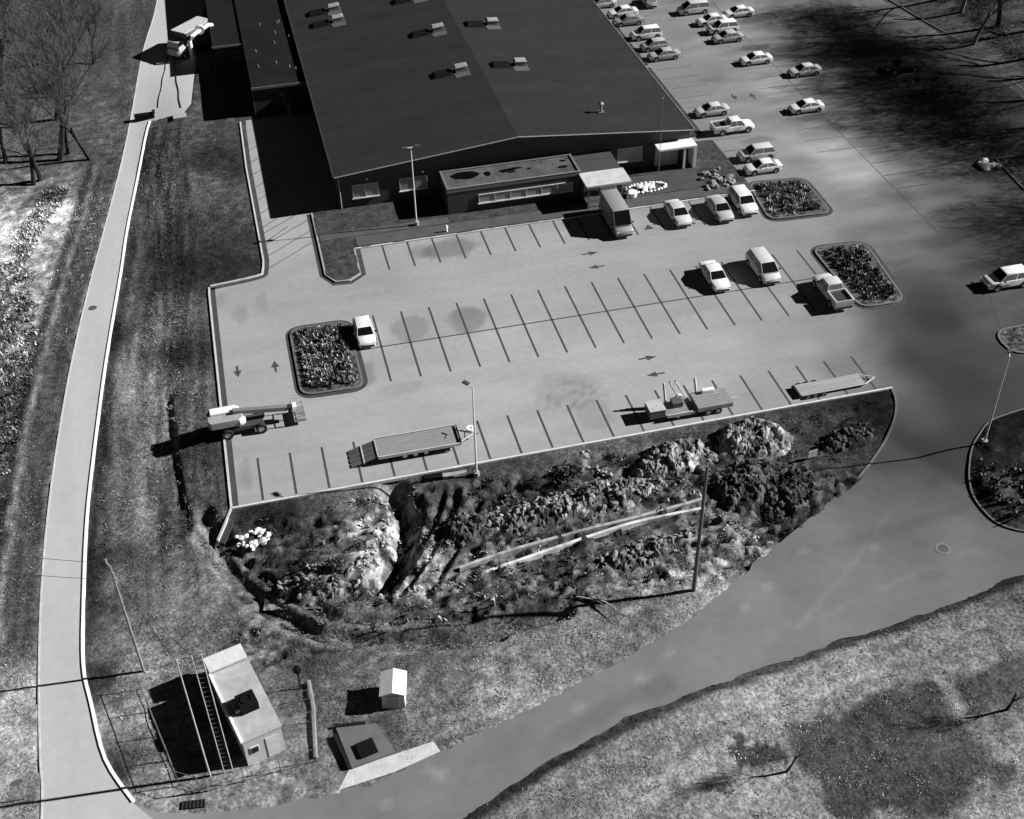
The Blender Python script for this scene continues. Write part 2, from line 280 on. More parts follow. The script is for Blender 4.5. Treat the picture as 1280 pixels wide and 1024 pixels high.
def terr(x, y):
    x = np.asarray(x, float); y = np.asarray(y, float)
    z = base_h(x, y); d = np.full(x.shape, 1e9)
    for P in PAVED: d = np.minimum(d, seg_dist(x, y, P+[P[0]]))
    fade = ss(.3, 2.0, d)
    z = z-.8*np.exp(-(seg_dist(x, y, DITCH)/.6)**2)-.5*np.exp(-(seg_dist(x, y, DITCH2)/.45)**2)-.22*np.exp(-(seg_dist(x, y, CRACK)/.26)**2)-2.0*np.exp(-(seg_dist(x, y, GULLY)/.9)**2)
    z = z+.7*np.exp(-((x-MOUND[0])/3.2)**2-((y-MOUND[1])/1.8)**2)
    dug = ss(-16.5, -14.5, x)*ss(41, 37, x)*ss(-18.9, -20.5, y)*ss(-35, -33.2, y)*ss(2.0, -1.0, y+18.5+.62*(x-22))
    da = np.minimum(np.minimum(seg_dist(x, y, DITCH), seg_dist(x, y, DITCH2)), np.minimum(seg_dist(x, y, ARC), seg_dist(x, y, ARC2))); calm = ss(.6, 2.4, da)
    for rt in RUTS: calm = np.minimum(calm, .25+.75*ss(.2, 1.1, seg_dist(x, y, rt)))
    for rt in RUTS: z = z-.28*dug*np.exp(-(seg_dist(x, y, rt)/.3)**2)+.16*dug*np.exp(-((seg_dist(x, y, rt)-.55)/.25)**2)
    z = z+.10*np.exp(-((seg_dist(x, y, DITCH)-.95)/.3)**2)+.09*np.exp(-((seg_dist(x, y, ARC)-.0)/.35)**2)-.42*np.exp(-(seg_dist(x, y, ARC2)/.3)**2)
    c1, v1 = clods(x+.5*vnoise(x, y, 1.1, 60), y+.5*vnoise(x, y, 1.1, 61), .8, 7); c2, v2 = clods(x+.3*vnoise(x, y, 2, 62), y, 1.7, 8); z = z+dug*calm*(.7*(vnoise(x, y, .28, 6)-.5)+.42*(c1*v1-.2)+.34*(c2*v2-.2))
    bank = ss(-27, -25.5, x)*ss(-15, -16.2, x)*ss(-30, -22, y)*ss(53, 45, y); z = z+fade*bank*.15*(vnoise(x*1.2, y*.10, 1, 9)-.5+.5*(vnoise(x*2.6, y*.22, 1, 10)-.5))
    brush = 0*((x > -15) & (x < 41) & (y < -19.5) & (y > -34.5))*1.0
    a = .10+.20*brush
    nz = (vnoise(x, y, .45, 1)-.5)*1.1+(vnoise(x, y, 1.1, 2)-.5)*.9+(vnoise(x, y, 2.3, 3)-.5)*.5
    east = ss(86, 92, x)*.8*(1+.5*vnoise(x, y, .2, 5))
    return z+fade*(a*nz+east)
asph = mat('asphalt', 1.0, rough=.9, var=.07, scale=.35, tone=True, spec=.15, stretch=(.35, 1.4, 1), fine=(1.6, .045))
asph_road = mat('road_asphalt', 1.0, rough=.9, var=.09, scale=.25, tone=True, spec=.15, fine=(1.2, .05))
soil = mat('dry_grass_and_soil', 1.0, rough=1, var=.30, scale=1.4, tone=True, spec=.05, fine=(4.4, .42), bump=.09, contrast=(.34, .66))

# ------------------------------------------------------------------ ground
def steps(a, b, s, lo, hi, coarse):
    out = list(np.arange(a, b, s)); q = coarse; x = a-q
    pre = []
    while x > lo: pre.append(x); q *= 1.25; x -= q
    q = coarse; x = out[-1]+q; post = []
    while x < hi: post.append(x); q *= 1.25; x += q
    return np.array(pre[::-1]+out+post)
def refine(g, a, b, s): return np.concatenate([g[g < a], np.arange(a, b, s), g[g >= b]])
gx = refine(steps(-46, 54, .4, -900, 900, 2.0), -20, 42, .25); gy = refine(steps(-64, 66, .4, -900, 1200, 2.0), -36, -18, .22)
GX, GY = np.meshgrid(gx, gy, indexing='ij'); fx, fy = GX.ravel(), GY.ravel()
fz = terr(fx, fy); inside = np.zeros(fx.shape, bool)
for P in PAVED: inside |= in_poly(fx, fy, P)
fz = np.where(inside, base_h(fx, fy)-.12, fz+.015)
me = bpy.data.meshes.new('ground'); nx, ny = len(gx), len(gy)
ii, jj = np.meshgrid(np.arange(nx-1), np.arange(ny-1), indexing='ij'); a = (ii*ny+jj).ravel()
me.from_pydata(np.stack([fx, fy, fz], 1).tolist(), [], np.stack([a, a+ny, a+ny+1, a+1], 1).tolist()); me.materials.append(soil); me.shade_smooth()
SS_EDGE = [(42.4, -39.9), (37.7, -40.9), (31.7, -41.9), (26.4, -42.4), (21.7, -43.1), (15.5, -43.9), (10.6, -44.8), (6.8, -45.9), (3.7, -47), (.6, -48.3), (-3.1, -49.7)]
PATCH = [(19.2, -47.9), (23.5, -47.6), (27.3, -46.6), (30.8, -46.3), (39.3, -46.2), (36.2, -51.2), (31.8, -51.0), (32.3, -47.4), (31.3, -47.1), (31.7, -52.7), (34.3, -54.3), (32.9, -56.4), (29.5, -56.5), (27.1, -57.8), (19.3, -55.8), (18.8, -52.2), (18.5, -50.2)]
BLOTCH = [(14.9, -48.6), (16.3, -48.1), (18.5, -49.1), (18.3, -50.5), (15.3, -50.0)]
def lane_x(y, line): q = sorted((p[1], p[0]) for p in line); return np.interp(y, [p[0] for p in q], [p[1] for p in q])
def soil_tone(x, y):
    t = idw(x, y, TERRAIN_TONE, 3.6); n = vnoise(x, y, .9, 11)*.5+vnoise(x, y, .33, 12)*.5
    fld = ss(-41, -43, y)*ss(-6, -2, x)
    # field below the road: mown streaks along the road, then dark damp soil
    u = x*.97+y*.24; v = -x*.24+y*.97
    t = t*(1+fld*1.0*(vnoise(u*.08, v*1.0, 1, 17)*.6+vnoise(u*.22, v*2.6, 1, 18)*.4-.5))
    jx = x+1.3*(vnoise(x, y, .8, 71)-.5)+.6*(vnoise(x, y, 2.2, 72)-.5); jy = y+1.3*(vnoise(x, y, .8, 73)-.5)+.6*(vnoise(x, y, 2.2, 74)-.5)
    w = in_poly(jx, jy, PATCH)*ss(.0, 1.0, seg_dist(jx, jy, PATCH+[PATCH[0]])); t = t*(1-w)+w*(.045+.035*vnoise(x, y, .3, 75)); w = in_poly(jx, jy, BLOTCH)*.85; t = t*(1-w)+w*.022
    d = seg_dist(x, y, SS_EDGE); t = t*(1-.82*ss(.75, .35, d+.25*(vnoise(x, y, .8, 13)-.5)))
    # bank between lane and lot: strips that follow the lane
    uR = x-lane_x(y, WR1); bank = ss(0, .4, uR)*ss(-14.9, -16.2, x)*ss(-30, -22, y)*ss(54, 50, y)
    t = t*(1+bank*1.7*(vnoise(uR*2.3, y*.10, 1, 15)*.5+vnoise(uR*4.6, y*.22, 1, 16)*.5-.5)); t = t*(1-.62*bank*ss(1.5, .9, uR+.5*(vnoise(x, y, .7, 14)-.5)))
    # left verge: a pale edge line, a dark ditch line, then pale tangled growth
    uL = lane_x(y, WL)-x; lv = ss(0, .3, uL)*ss(50, 42, y)*ss(-32, -25, y); wb = .5*(vnoise(x*.2, y, .35, 76)-.5)
    t = t*(1+lv*.8*(vnoise(uL*2.4, y*.12, 1, 19)*.5+vnoise(uL*4.8, y*.3, 1, 20)*.5-.5))
    near = lv*ss(3.6, 3.2, uL+wb); t = t*(1-near)+near*(.062*(.55+.9*vnoise(uL*3.0, y*.2, 1, 77)))
    e = lv*ss(.35, .12, np.abs(uL+wb-2.75)); t = t*(1-e)+e*.22*(.5+.8*vnoise(x, y, .9, 78)); e = lv*ss(.6, .2, np.abs(uL+wb-3.65)); t = t*(1-.75*e)
    far = lv*ss(3.9, 4.6, uL+wb)*ss(-12, -2, y); c1, v1 = clods(x+.5*vnoise(x, y, 1, 79), y, .8, 80); c2, v2 = clods(x, y+.4*vnoise(x, y, 1.5, 81), 1.5, 82); t = t*(1+far*(1.9*v1*v1*c1+1.6*v2*v2*c2-.35))
    dug = ss(-16.5, -14.5, x)*ss(41, 37, x)*ss(-19.2, -20.5, y)*ss(-35, -33.2, y)*ss(2.0, -1.0, y+18.5+.62*(x-22)); c2, v2 = clods(x+.3*vnoise(x, y, 2, 62), y, 1.7, 8); c3, v3 = clods(x+.4*vnoise(x, y, 1.5, 64), y, 1.0, 45); t = t*(1+dug*(1.1*(v2*v2*2.2-.75)*(.3+.7*c2)+.9*(v3-.5)))
    arc = ss(-15, -22, y)*ss(1.5, -1.5, x); e = arc*ss(.42, .1, np.abs(seg_dist(x, y, ARC)-.25)); t = t*(1-e)+e*.15*(.4+vnoise(x, y, 1.2, 85)); e = arc*ss(.4, .1, np.abs(seg_dist(x, y, ARC2)-.6)); t = t*(1-e)+e*.15*(.4+vnoise(x, y, 1.2, 86)); e = arc*ss(.3, .08, np.abs(seg_dist(x, y, DITCH2)-.8)); t = t*(1-e)+e*.12*(.4+vnoise(x, y, 1.2, 87))
    fl = in_poly(x, y, [(-9.9, -23.3), (-5.3, -23.6), (-4.9, -25.1), (-9.3, -24.9)]); t = np.where(fl, .075, t)
    c3, v3 = clods(x+.4*vnoise(x, y, 1.3, 83), y, 1.25, 84); rest = (1-fld)*(1-bank)*(1-lv)*(1-dug); t = t*(1+rest*.8*(v3*(.4+.6*c3)-.35))
    return t*(1+(.30-.18*fld)*2*(n-.5))
tone_attr(me, soil_tone(fx, fy)); link('ground', me, kind='structure')

SHADOWS_STAINS = [(3.1, 2.3, 1.9, 2.1, .75), (8.6, 2.3, 2.0, 2.3, .66), (9.8, 15.0, 3.2, 1.7, .62), (6.6, 15.2, 1.4, 1.2, .75), (14.9, -10.6, 2.6, 2.6, .86), (16.2, -14.5, 1.8, 2.0, .84), (-12.4, 8.6, .6, 1.6, .82), (-2.0, -3.6, .8, 2.2, .72), (0.2, -6.6, 2.4, .8, .85),
          (-10.2, 10.5, .5, 2.2, .85), (57.9, 32.3, 2.1, .85, .52), (58.9, 53.4, 2.3, .8, .6), (60.5, 29.2, 2.2, .7, .72), (49.1, 28.6, 2.2, .8, .7), (50, 46, 2.2, .9, .8), (62, 38.8, 2, .7, .75), (64.5, 47.5, 2.5, .9, .8), (62.5, 41, 2, .8, .8), (-13.6, -14.6, .5, 2, .8), (-14.2, 11.8, .7, 1.4, .85)]  # ghost shadows of departed cars painted into the asphalt, with some stains
SEAM = [(34.5, -26.5), (43.5, -32.1)]
def seam_mix(t, x, y): w = .9*ss(2.6, .3, seg_dist(x, y, SEAM)+1.6*(vnoise(x, y, .6, 35)-.5)); return t*(1-w)+w*.085
def asph_tone(x, y):
    t = idw(x, y, ASPHALT_TONE, 3.2); wob = (vnoise(x, y, .7, 21)-.5)*.5
    for sx, sy, rx, ry, k in SHADOWS_STAINS:
        e = np.sqrt(((x-sx)/rx)**2+((y-sy)/ry)**2)+wob; t = t*(1-(1-k)*ss(1.12, .82, e))
    spl = ss(3.4, .6, np.hypot((x-15)/1.3, y+11.5))*ss(.5, .72, vnoise(x, y, 1.9, 22)*.6+vnoise(x, y, 3.7, 23)*.4); t = t*(1-.35*spl)
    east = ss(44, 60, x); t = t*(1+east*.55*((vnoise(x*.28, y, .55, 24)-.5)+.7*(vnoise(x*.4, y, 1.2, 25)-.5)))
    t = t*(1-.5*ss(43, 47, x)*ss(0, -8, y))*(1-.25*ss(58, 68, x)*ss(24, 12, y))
    return seam_mix(t*(.95+.1*vnoise(x*.25, y, .5, 26)), x, y)
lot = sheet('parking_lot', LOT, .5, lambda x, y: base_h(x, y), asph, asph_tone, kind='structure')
RSPOTS = [(-4.2, -45.4), (-3.6, -46.0), (6.7, -43.1), (11.5, -41.8), (14, -40.2), (-7.5, -47.2), (21, -37.5), (23.5, -36), (27.5, -33.4), (33, -34.4)]
def road_tone(x, y):
    t = 1.0
    for i, (a, b) in enumerate(RSPOTS): t = t+.35*ss(.6, .15, np.hypot((x-a)*.8, (y-b))+.2*(vnoise(x, y, 2, 33)-.5))
    t = t+.12*ss(.28, .1, seg_dist(x, y, [(24, -40.2), (30, -36), (36, -31)]))+.10*ss(.3, .1, seg_dist(x, y, [(24, -40.2), (32, -38.2), (40, -36.6)]))-.2*ss(1.2, .2, seg_dist(x, y, [(4, -45.5), (9, -43.5), (13, -42.6)])+.6*(vnoise(x, y, 1, 34)-.5))
    return seam_mix(t*1.08*idw(x, y, ROAD_TONE, 3.2)*(.94+.12*vnoise(x, y, .3, 31))*(1-.16*ss(.9, .2, np.abs(y+32.3-.12*(x-40)))*ss(28, 34, x)), x, y)
def ragged(poly, amp, seed):
    out = []
    for i in range(len(poly)):
        a, b = poly[i], poly[(i+1) % len(poly)]; n = max(1, int(math.hypot(b[0]-a[0], b[1]-a[1])/.6))
        for k in range(n):
            x, y = a[0]+(b[0]-a[0])*k/n, a[1]+(b[1]-a[1])*k/n; j = amp if (-22 < x < 32 or (y < -38.5 and x < 46)) else 0
            out.append((x+j*(float(vnoise(np.array(x), np.array(y), 1.1, seed))-.5), y+2*j*(float(vnoise(np.array(x), np.array(y), .9, seed+1))-.5)))
    return out
road = sheet('road', ragged(SOUTH, .28, 91), .4, lambda x, y: base_h(x, y)+.008, asph_road, road_tone, kind='structure')
pale = mat('pale_asphalt', .415, rough=.9, var=.05, scale=.3, spec=.15, stretch=(2.5, .3, 1), fine=(1.4, .035))
lane = sheet('lane', WEST, .8, lambda x, y: base_h(x, y)+.016, pale, kind='structure')
conc = mat('concrete', .50, rough=.85, var=.12, scale=1.5, fine=(6, .08)); conc_d = mat('dark_concrete', .05, rough=.9, var=.2, scale=1.2)
conc_w = mat('whitened_concrete', .85, rough=.8, var=.08, scale=2)
conc_m = mat('grey_concrete', .30, rough=.85, var=.15, scale=1.5)
strip(WR1, .02, -.20, -.1, .11).build('lane_kerb', conc_w, kind='structure')
strip(WL[4:], -.02, .10, -.1, .04).build('lane_edging', mat('edging', .5, var=.2), kind='structure')
def kerb(pts, closed=False, side=1, gut=True, m=None, h=.15):
    strip(pts, 0, .17*side, -.15, h, closed).build('kerb', m or conc, kind='structure')
    if gut: strip(pts, -.5*side, -.004*side, -.12, .012, closed).build('gutter', conc_d, kind='structure')
westk = [(-15.0, 14.3), (-15.0, -18.35), (-15.6, -19.6), (-16.4, -20.9)]
kerb([(-9.2, 50), (-9.4, 38.2), (-9.25, 18)] + smooth_line([(-9.25, 18), (-9.5, 15.9), (-10.2, 15.0), (-14.9, 14.35)], 4)[1:], side=-1)
kerb([(-14.95, 14.2)] + [(-15.0, y) for y in range(13, -19, -2)] + westk[1:], side=-1)
kerb([(x, -18.3+.4*(x+15)/57.6) for x in np.arange(-15, 42.7, 1.6)], side=-1, gut=False, m=mat('pale_kerb', .6))
kerb(smooth_line([(42.6, -17.9), (42.3, -19.4), (41.4, -21.2), (40, -22.8), (37.5, -25.1), (35.4, -26.8)], 4), side=-1, gut=False, m=mat('side_kerb', .12), h=.10)
kerb([(85.8, 31.6), (86.1, 39.6), (86, 47.5), (84.8, 54.1), (83.6, 63.5), (82, 80)], side=-1, gut=True, m=mat('far_kerb', .12))
# painted markings
paint = mat('cool_paint', .055, rough=.7, var=.12, scale=3)
line_me = {}
def pline(x0, y0, x1, y1, w=.19):
    L = math.hypot(x1-x0, y1-y0); key = round(L, 2)
    if key not in line_me: line_me[key] = MB().bb(-L/2, L/2, -w/2, w/2, -.05, .006).mesh('parking_line', paint)
    o = link('parking_line', line_me[key], lot, loc=((x0+x1)/2, (y0+y1)/2, 0)); o.rotation_euler.z = math.atan2(y1-y0, x1-x0)
for i in range(17): pline(i*2.74, -5.38, i*2.74, 5.19)
pline(-2.2, 0, 43.9, 0, .16)
for i in range(11): pline(2.58+i*2.63-2.3, 17.45, 2.58+i*2.63-2.3, 12.75)
for x in (29.2, 32.2, 36.6, 41.0): pline(x, 17.45, x, 12.4)
for i in range(21): pline(-12.55+i*2.61*1.0295, -12.75, -12.55+i*2.61*1.0295, -18.0+.32*i/21)
for i in range(8): pline(-8.8, 42.5-i*3.0, -6.2, 45.0-i*3.0, .10)
for i in range(4): pline(-8.8, 16.4+2.3*i, -3.7, 20.4+2.3*i, .1)
pline(59.3, 4, 59.3, 70, .09)
paint = mat('faded_paint', .05)
line_me = {}
for i in range(18): pline(44.2, 21.3+2.9*i, 49, 21.3+2.9*i, .09)
for i in range(14): pline(54.6, 24+2.9*i, 59.2, 24+2.9*i, .09)
for i in range(13): pline(59.5, 14+3.0*i, 63.6, 14+3.0*i, .15)
for i in range(12): pline(67.5, 14+3.0*i, 72, 14+3.0*i, .15)
for a in ((62.1, -7.2, 67, -1), (58.2, -7.6, 62.5, -12.2), (56.5, -12.2, 58.2, -7.6)): pline(*a)
paint = MATS['cool_paint']
def arrow(x, y, rz):
    p = [(-.75, -.09), (-.1, -.09), (-.1, -.33), (.75, 0), (-.1, .33), (-.1, .09), (-.75, .09)]
    o = MB().prism(p, -.05, .007).build('arrow_marking', paint, lot, loc=(x, y, 0)); o.rotation_euler.z = rz; o.scale = (1.15, 1.15, 1)
for x, y, r in ((-13.3, -.3, -90), (-9.9, -.4, 90), (23.3, 10.3, 0), (23.2, 7.7, 180), (23.3, -8.1, 0), (23.2, -10.6, 180), (50.9, 40.2, -90), (53.2, 39.8, 90), (65.6, 38.8, -90), (67.5, 38.3, 90)): arrow(x, y, rad(r))
for x, y in ((30.6, 13.6), (35.2, 13.3)):
    o = MB().prism([(-.5, -.45), (.6, -.45), (.2, .5)], -.05, .007).build('bay_symbol', paint, lot, loc=(x, y, 0))

# kerbed planting islands
isl_m = mat('island_planting', .085, rough=1, var=.75, scale=1.6, bump=.25, spec=.05, fine=(3.5, .6)); bed_m = mat('lawn', .052, rough=1, var=.3, scale=.8, spec=.05, fine=(3, .35))
def island(poly, r, label=None, m=None, h=.14, kw=.22, gut=True, rough=.10):
    P = round_poly(poly, r)
    if Vector((1, 0)).length and sum((P[i-1][0]*P[i][1]-P[i][0]*P[i-1][1]) for i in range(len(P))) < 0: P = P[::-1]
    z = [Hs(*p) for p in P]; inner = offset_line(P, kw, True)
    strip(P, 0, kw, -.3, h, True).build('island_kerb', mat('island_kerb', .13), kind='structure')
    if gut: strip(P, -.42, -.004, -.12, .010, True).build('gutter', conc_d, kind='structure')
    def top(x, y): return base_h(x, y)+h-.03+rough*(vnoise(x, y, .8, 41)+.5*vnoise(x, y, 1.9, 42))*ss(0, 1.0, seg_dist(x, y, inner+[inner[0]]))
    return sheet('planting_island', inner, .35, top, m or isl_m, tonef=soil_tone if m is soil else None, kind='structure')
island([(-8.1, -5.5), (-2.4, -5.7), (-2.4, 4.9), (-8.1, 5.0)], 1.3)
island([(45.4, -6.1), (50.2, -6.1), (51.2, 4.8), (45.3, 5.2)], 1.5)
island([(43.4, 11.4), (50.5, 11.0), (50.6, 18.8), (44.2, 19.4)], 1.3)
island([(55.2, -16.6), (70, -16.8), (70, -12.7), (55.4, -12.5)], 2.0)
island([(73.2, 17.2), (72.5, 9.5), (90, 9), (95, 17)], .8)
island([(43.0, -31.5), (43.2, -34.4), (44.8, -35.9), (50, -37), (75, -37), (75, -22.6), (52.4, -23.2), (48.6, -23.8), (45.7, -26.2), (43.9, -29)], 1.2, gut=False, m=soil, rough=.45, kw=.12)
lawn = [(-3.4, 25.9), (-3.5, 13.4), (-2.6, 11.9), (-1.3, 11.8), (-.1, 12.8), (.05, 17.5), (44.3, 17.6), (44.1, 30), (39.9, 30.2), (39.9, 25.9)]
sheet('lawn', lawn, .5, lambda x, y: .12+.05*vnoise(x, y, .9, 43), bed_m, kind='structure')
strip([(-3.5, 25.9), (-3.6, 13.4), (-2.7, 11.8), (-1.3, 11.7), (0, 12.7), (.1, 17.45)], .0, .18, -.2, .15).build('kerb', conc_m, kind='structure')
strip([(-3.5, 25.9), (-3.6, 13.4), (-2.7, 11.8), (-1.3, 11.7), (0, 12.7), (.1, 17.45)], -.5, -.004, -.12, .010).build('gutter', conc_d, kind='structure')
strip([(.1, 17.45), (22, 17.45), (44.35, 17.5)], 0, .16, -.2, .15).build('kerb', mat('bright_kerb', .55), kind='structure')
walk_m = mat('walkway', .075, var=.15, scale=.7)
MB().bb(.4, 44.2, 17.75, 19.6, .02, .185).build('walkway', walk_m, kind='structure')
MB().bb(-3.2, 10.6, 19.8, 21.0, .02, .186).build('walkway', walk_m, kind='structure')
MB().bb(30.3, 39.6, 19.7, 24.0, .02, .187).build('walkway', mat('entrance_paving', .055, var=.2, scale=.6), kind='structure')
MB().bb(39.85, 41.3, 30.3, 118, -.2, .14).build('walkway', mat('side_walk', .30, var=.12, scale=1.2), kind='structure')
MB().bb(41.8, 43.6, 31.5, 51, -.2, .13).build('planting_strip', bed_m, kind='structure')
for z0, z1 in ((52, 59), (60, 66)): MB().bb(41.8, 43.6, z0, z1, -.2, .13).build('planting_strip', bed_m, kind='structure')
MB().bb(-8.4, -3.2, -3.2, -3.1, -.3, -.2)
# ------------------------------------------------------------------ main building
roof_m = mat('dark_roofing', .0195, rough=.75, var=.16, scale=.22, fine=(.9, .10), stretch=(.4, 1.5, 1), spec=.25)
wall_m = mat('metal_wall', .055, rough=.7, var=.12, scale=.6); trim_m = mat('pale_trim', .30, rough=.6, var=.1)
glass_m = mat('reflective_glass', .30, rough=.35, var=.12, scale=.7, spec=.5); frame_m = mat('window_frame', .55, rough=.6)
dark_m = mat('dark_opening', .01, rough=.6); pipe_m = mat('galvanised_metal', .45, rough=.5, metal=.3); black_m = mat('matt_black', .006, rough=.8, spec=.1)
white_m = mat('white_paint', .80, rough=.55, var=.05)
X0, X1, Y0, Y1, EZ, RX, RZ = -.25, 39.6, 26.0, 124, 4.15, 19.6, 6.05
B = thing('warehouse', 'long low warehouse with dark gabled roof behind the front parking bays', 'warehouse', (X0, Y0, 0))
def loc(o): o.matrix_parent_inverse = Matrix.Translation((-X0, -Y0, 0)); return o
mb = MB(); prof = [(X0, -.3), (X1, -.3), (X1, EZ-.15), (RX, RZ-.15), (X0, EZ-.15)]
mb.add([(x, Y0, z) for x, z in prof]+[(x, Y1, z) for x, z in prof], [(0, 1, 2, 3, 4), (9, 8, 7, 6, 5)]+[(i, (i+1) % 5, 5+(i+1) % 5, 5+i) for i in range(5)])
loc(mb.build('wall', wall_m, B))
mb = MB()
def roof_slab(mb, xa, za, xb, zb, y0, y1, t): mb.add([(xa, y0, za), (xb, y0, zb), (xb, y1, zb), (xa, y1, za), (xa, y0, za-t), (xb, y0, zb-t), (xb, y1, zb-t), (xa, y1, za-t)], [(0, 1, 2, 3), (7, 6, 5, 4), (0, 4, 5, 1), (1, 5, 6, 2), (2, 6, 7, 3), (3, 7, 4, 0)])
roof_slab(mb, X0-.35, EZ-.02, RX, RZ+.04, Y0-.35, Y1, .16); roof_slab(mb, RX+.001, RZ+.04, X1+.35, EZ-.02, Y0-.35, Y1, .16)
roof = loc(mb.build('roof', roof_m, B))
mb = MB(); mb.tube([(X0-.36, Y0-.42, EZ-.04), (RX, Y0-.42, RZ+.02), (X1+.36, Y0-.42, EZ-.04)], .075, 4); o = mb.build('rake_trim', mat('rake', .22), roof); 
mb = MB(); mb.tube([(X1+.42, Y0-.4, EZ-.06), (X1+.42, Y1, EZ-.06)], .10, 6); mb.build('gutter_trough', mat('eave_gutter', .2), roof)
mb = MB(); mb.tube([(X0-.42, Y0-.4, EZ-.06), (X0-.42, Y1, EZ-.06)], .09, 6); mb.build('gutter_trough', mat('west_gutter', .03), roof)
# standing seams across the roof, low ribs
seam = MB()
for i in range(16):
    y = Y0+1.5+i*6.1
    for xa, za, xb, zb in ((X0-.3, EZ-.02, RX-.1, RZ+.03), (RX+.1, RZ+.03, X1+.3, EZ-.02)): seam.tube([(xa, y, za+.012), (xb, y, zb+.012)], .022, 4, cap=False)
seam.build('roof_seams', roof_m, roof, kind='stuff')
def window(parent, x0, x1, z0, z1, y, n, name='window', fr=None):
    mb = MB(); t = .07
    mb.bb(x0-t, x1+t, y-.10, y+.02, z0-t, z0); mb.bb(x0-t, x1+t, y-.10, y+.02, z1, z1+t)
    w = (x1-x0)/n
    for i in range(n+1): mb.bb(x0+i*w-t/2, x0+i*w+t/2, y-.098, y+.02, z0, z1)
    win = loc(mb.build(name, fr or frame_m, parent))
    for i in range(n): MB().bb(x0+i*w+t/2, x0+(i+1)*w-t/2, y-.05, y-.01, z0, z1).build('pane', glass_m, win)
    MB().bb(x0-.15, x1+.15, y-.2, y-.101, z0-.16, z0-t).build('sill', frame_m, win)
window(B, 1.25, 4.0, 1.25, 2.7, Y0, 2); window(B, 6.4, 9.4, 1.35, 2.75, Y0, 2); window(B, 31.2, 34.0, 1.2, 2.75, Y0, 2)
for x in (2.9, 9.0):
    loc(MB().bb(x-.12, x+.12, Y0-.22, Y0, 3.25, 3.5).build('wall_light', pipe_m, B))
# downpipe at the corner
loc(MB().tube([(X0+.12, Y0-.12, .1), (X0+.12, Y0-.12, EZ-.2)], .07, 6).build('downpipe', trim_m, B))
# front annex with flat roof
AX0, AX1, AY0, AZ = 10.8, 25.5, 21.5, 3.15
loc(MB().bb(AX0, AX1, AY0, Y0-.001, -.3, AZ-.25).build('annex_wall', wall_m, B))
ar = loc(MB().bb(AX0+.25, AX1-.25, AY0+.25, Y0-.36, AZ-.249, AZ-.05).build('annex_roof', mat('gravel_roof', .075, var=.35, scale=.8, fine=(3, .2)), B))
mb = MB(); mb.bb(AX0-.05, AX1+.05, AY0-.05, AY0+.2, AZ-.4, AZ+.08); mb.bb(AX0-.05, AX0+.2, AY0+.201, Y0-.4, AZ-.4, AZ+.08); mb.bb(AX1-.2, AX1+.05, AY0+.201, Y0-.4, AZ-.4, AZ+.08); mb.bb(AX0+.2, AX1-.2, Y0-.62, Y0-.4, AZ-.4, AZ+.06)
mb.build('parapet', mat('parapet_cap', .14, var=.15), ar)
mb = MB(); mb.bb(AX0-.07, AX1+.07, AY0-.07, AY0+.0, AZ+.085, AZ+.13); mb.build('parapet_cap', mat('cap_bright', .30), ar)
def blob(cx, cy, rx, ry, z, seed, n=18):
    r = random.Random(seed); P = [(cx+rx*math.cos(2*math.pi*k/n)*(1+.22*(r.random()-.5)), cy+ry*math.sin(2*math.pi*k/n)*(1+.22*(r.random()-.5))) for k in range(n)]
    return MB().prism(P, z-.03, z)
pud = mat('standing_water', .004, rough=.25, spec=.2)
for i, (cx, cy, rx, ry) in enumerate(((13.3, 24.2, 1.55, .85), (15.7, 23.9, .4, .55), (17.9, 24.0, .9, .4), (18.9, 24.3, .8, .22), (18.4, 23.5, .5, .16), (20.3, 23.8, .28, .16), (24.3, 24.5, .4, .2), (24.0, 23.2, .55, .3))):
    blob(cx, cy, rx, ry, AZ-.044, i).build('puddle', pud, ar)
window(B, 14.2, 24.6, 1.15, 2.05, AY0, 6)
# vestibule and entrance canopy
loc(MB().bb(25.56, 30.2, 21.2, Y0-.002, -.3, 2.75).build('vestibule_wall', wall_m, B))
loc(MB().bb(25.3, 30.3, 18.4, 21.5, 2.751, 2.98).build('entrance_canopy', mat('canopy_sheet', .52, var=.12, scale=1.5, rough=.6), B))
for x in (25.6, 30.0): loc(MB().bb(x-.08, x+.08, 18.55, 18.71, .15, 2.75).build('canopy_post', trim_m, B))
d = loc(MB().bb(27.6, 29.5, 21.10, 21.199, .15, 2.3).build('entrance_door', frame_m, B))
for x in (27.7, 28.6): MB().bb(x, x+.8, 21.06, 21.098, .25, 2.2).build('pane', glass_m, d)
window(B, 25.9, 27.2, 1.1, 2.2, 21.2, 1)
# white glazed portico at the right-hand end
loc(MB().bb(35.4, 39.9, 24.2, 25.99, 2.7, 2.92).build('portico_roof', white_m, B))
loc(MB().bb(39.55, 39.9, 24.2, 25.99, .1, 2.699).build('portico_post', white_m, B)); loc(MB().bb(38.4, 38.62, 24.25, 24.5, .1, 2.699).build('portico_post', white_m, B))
d = loc(MB().bb(35.6, 38.2, 25.7, 25.985, .12, 2.5).build('portico_door', frame_m, B))
for i in range(2): MB().bb(35.72+i*1.25, 36.85+i*1.25, 25.66, 25.698, .3, 2.4).build('pane', mat('portico_glass', .36, rough=.4, spec=.4), d)
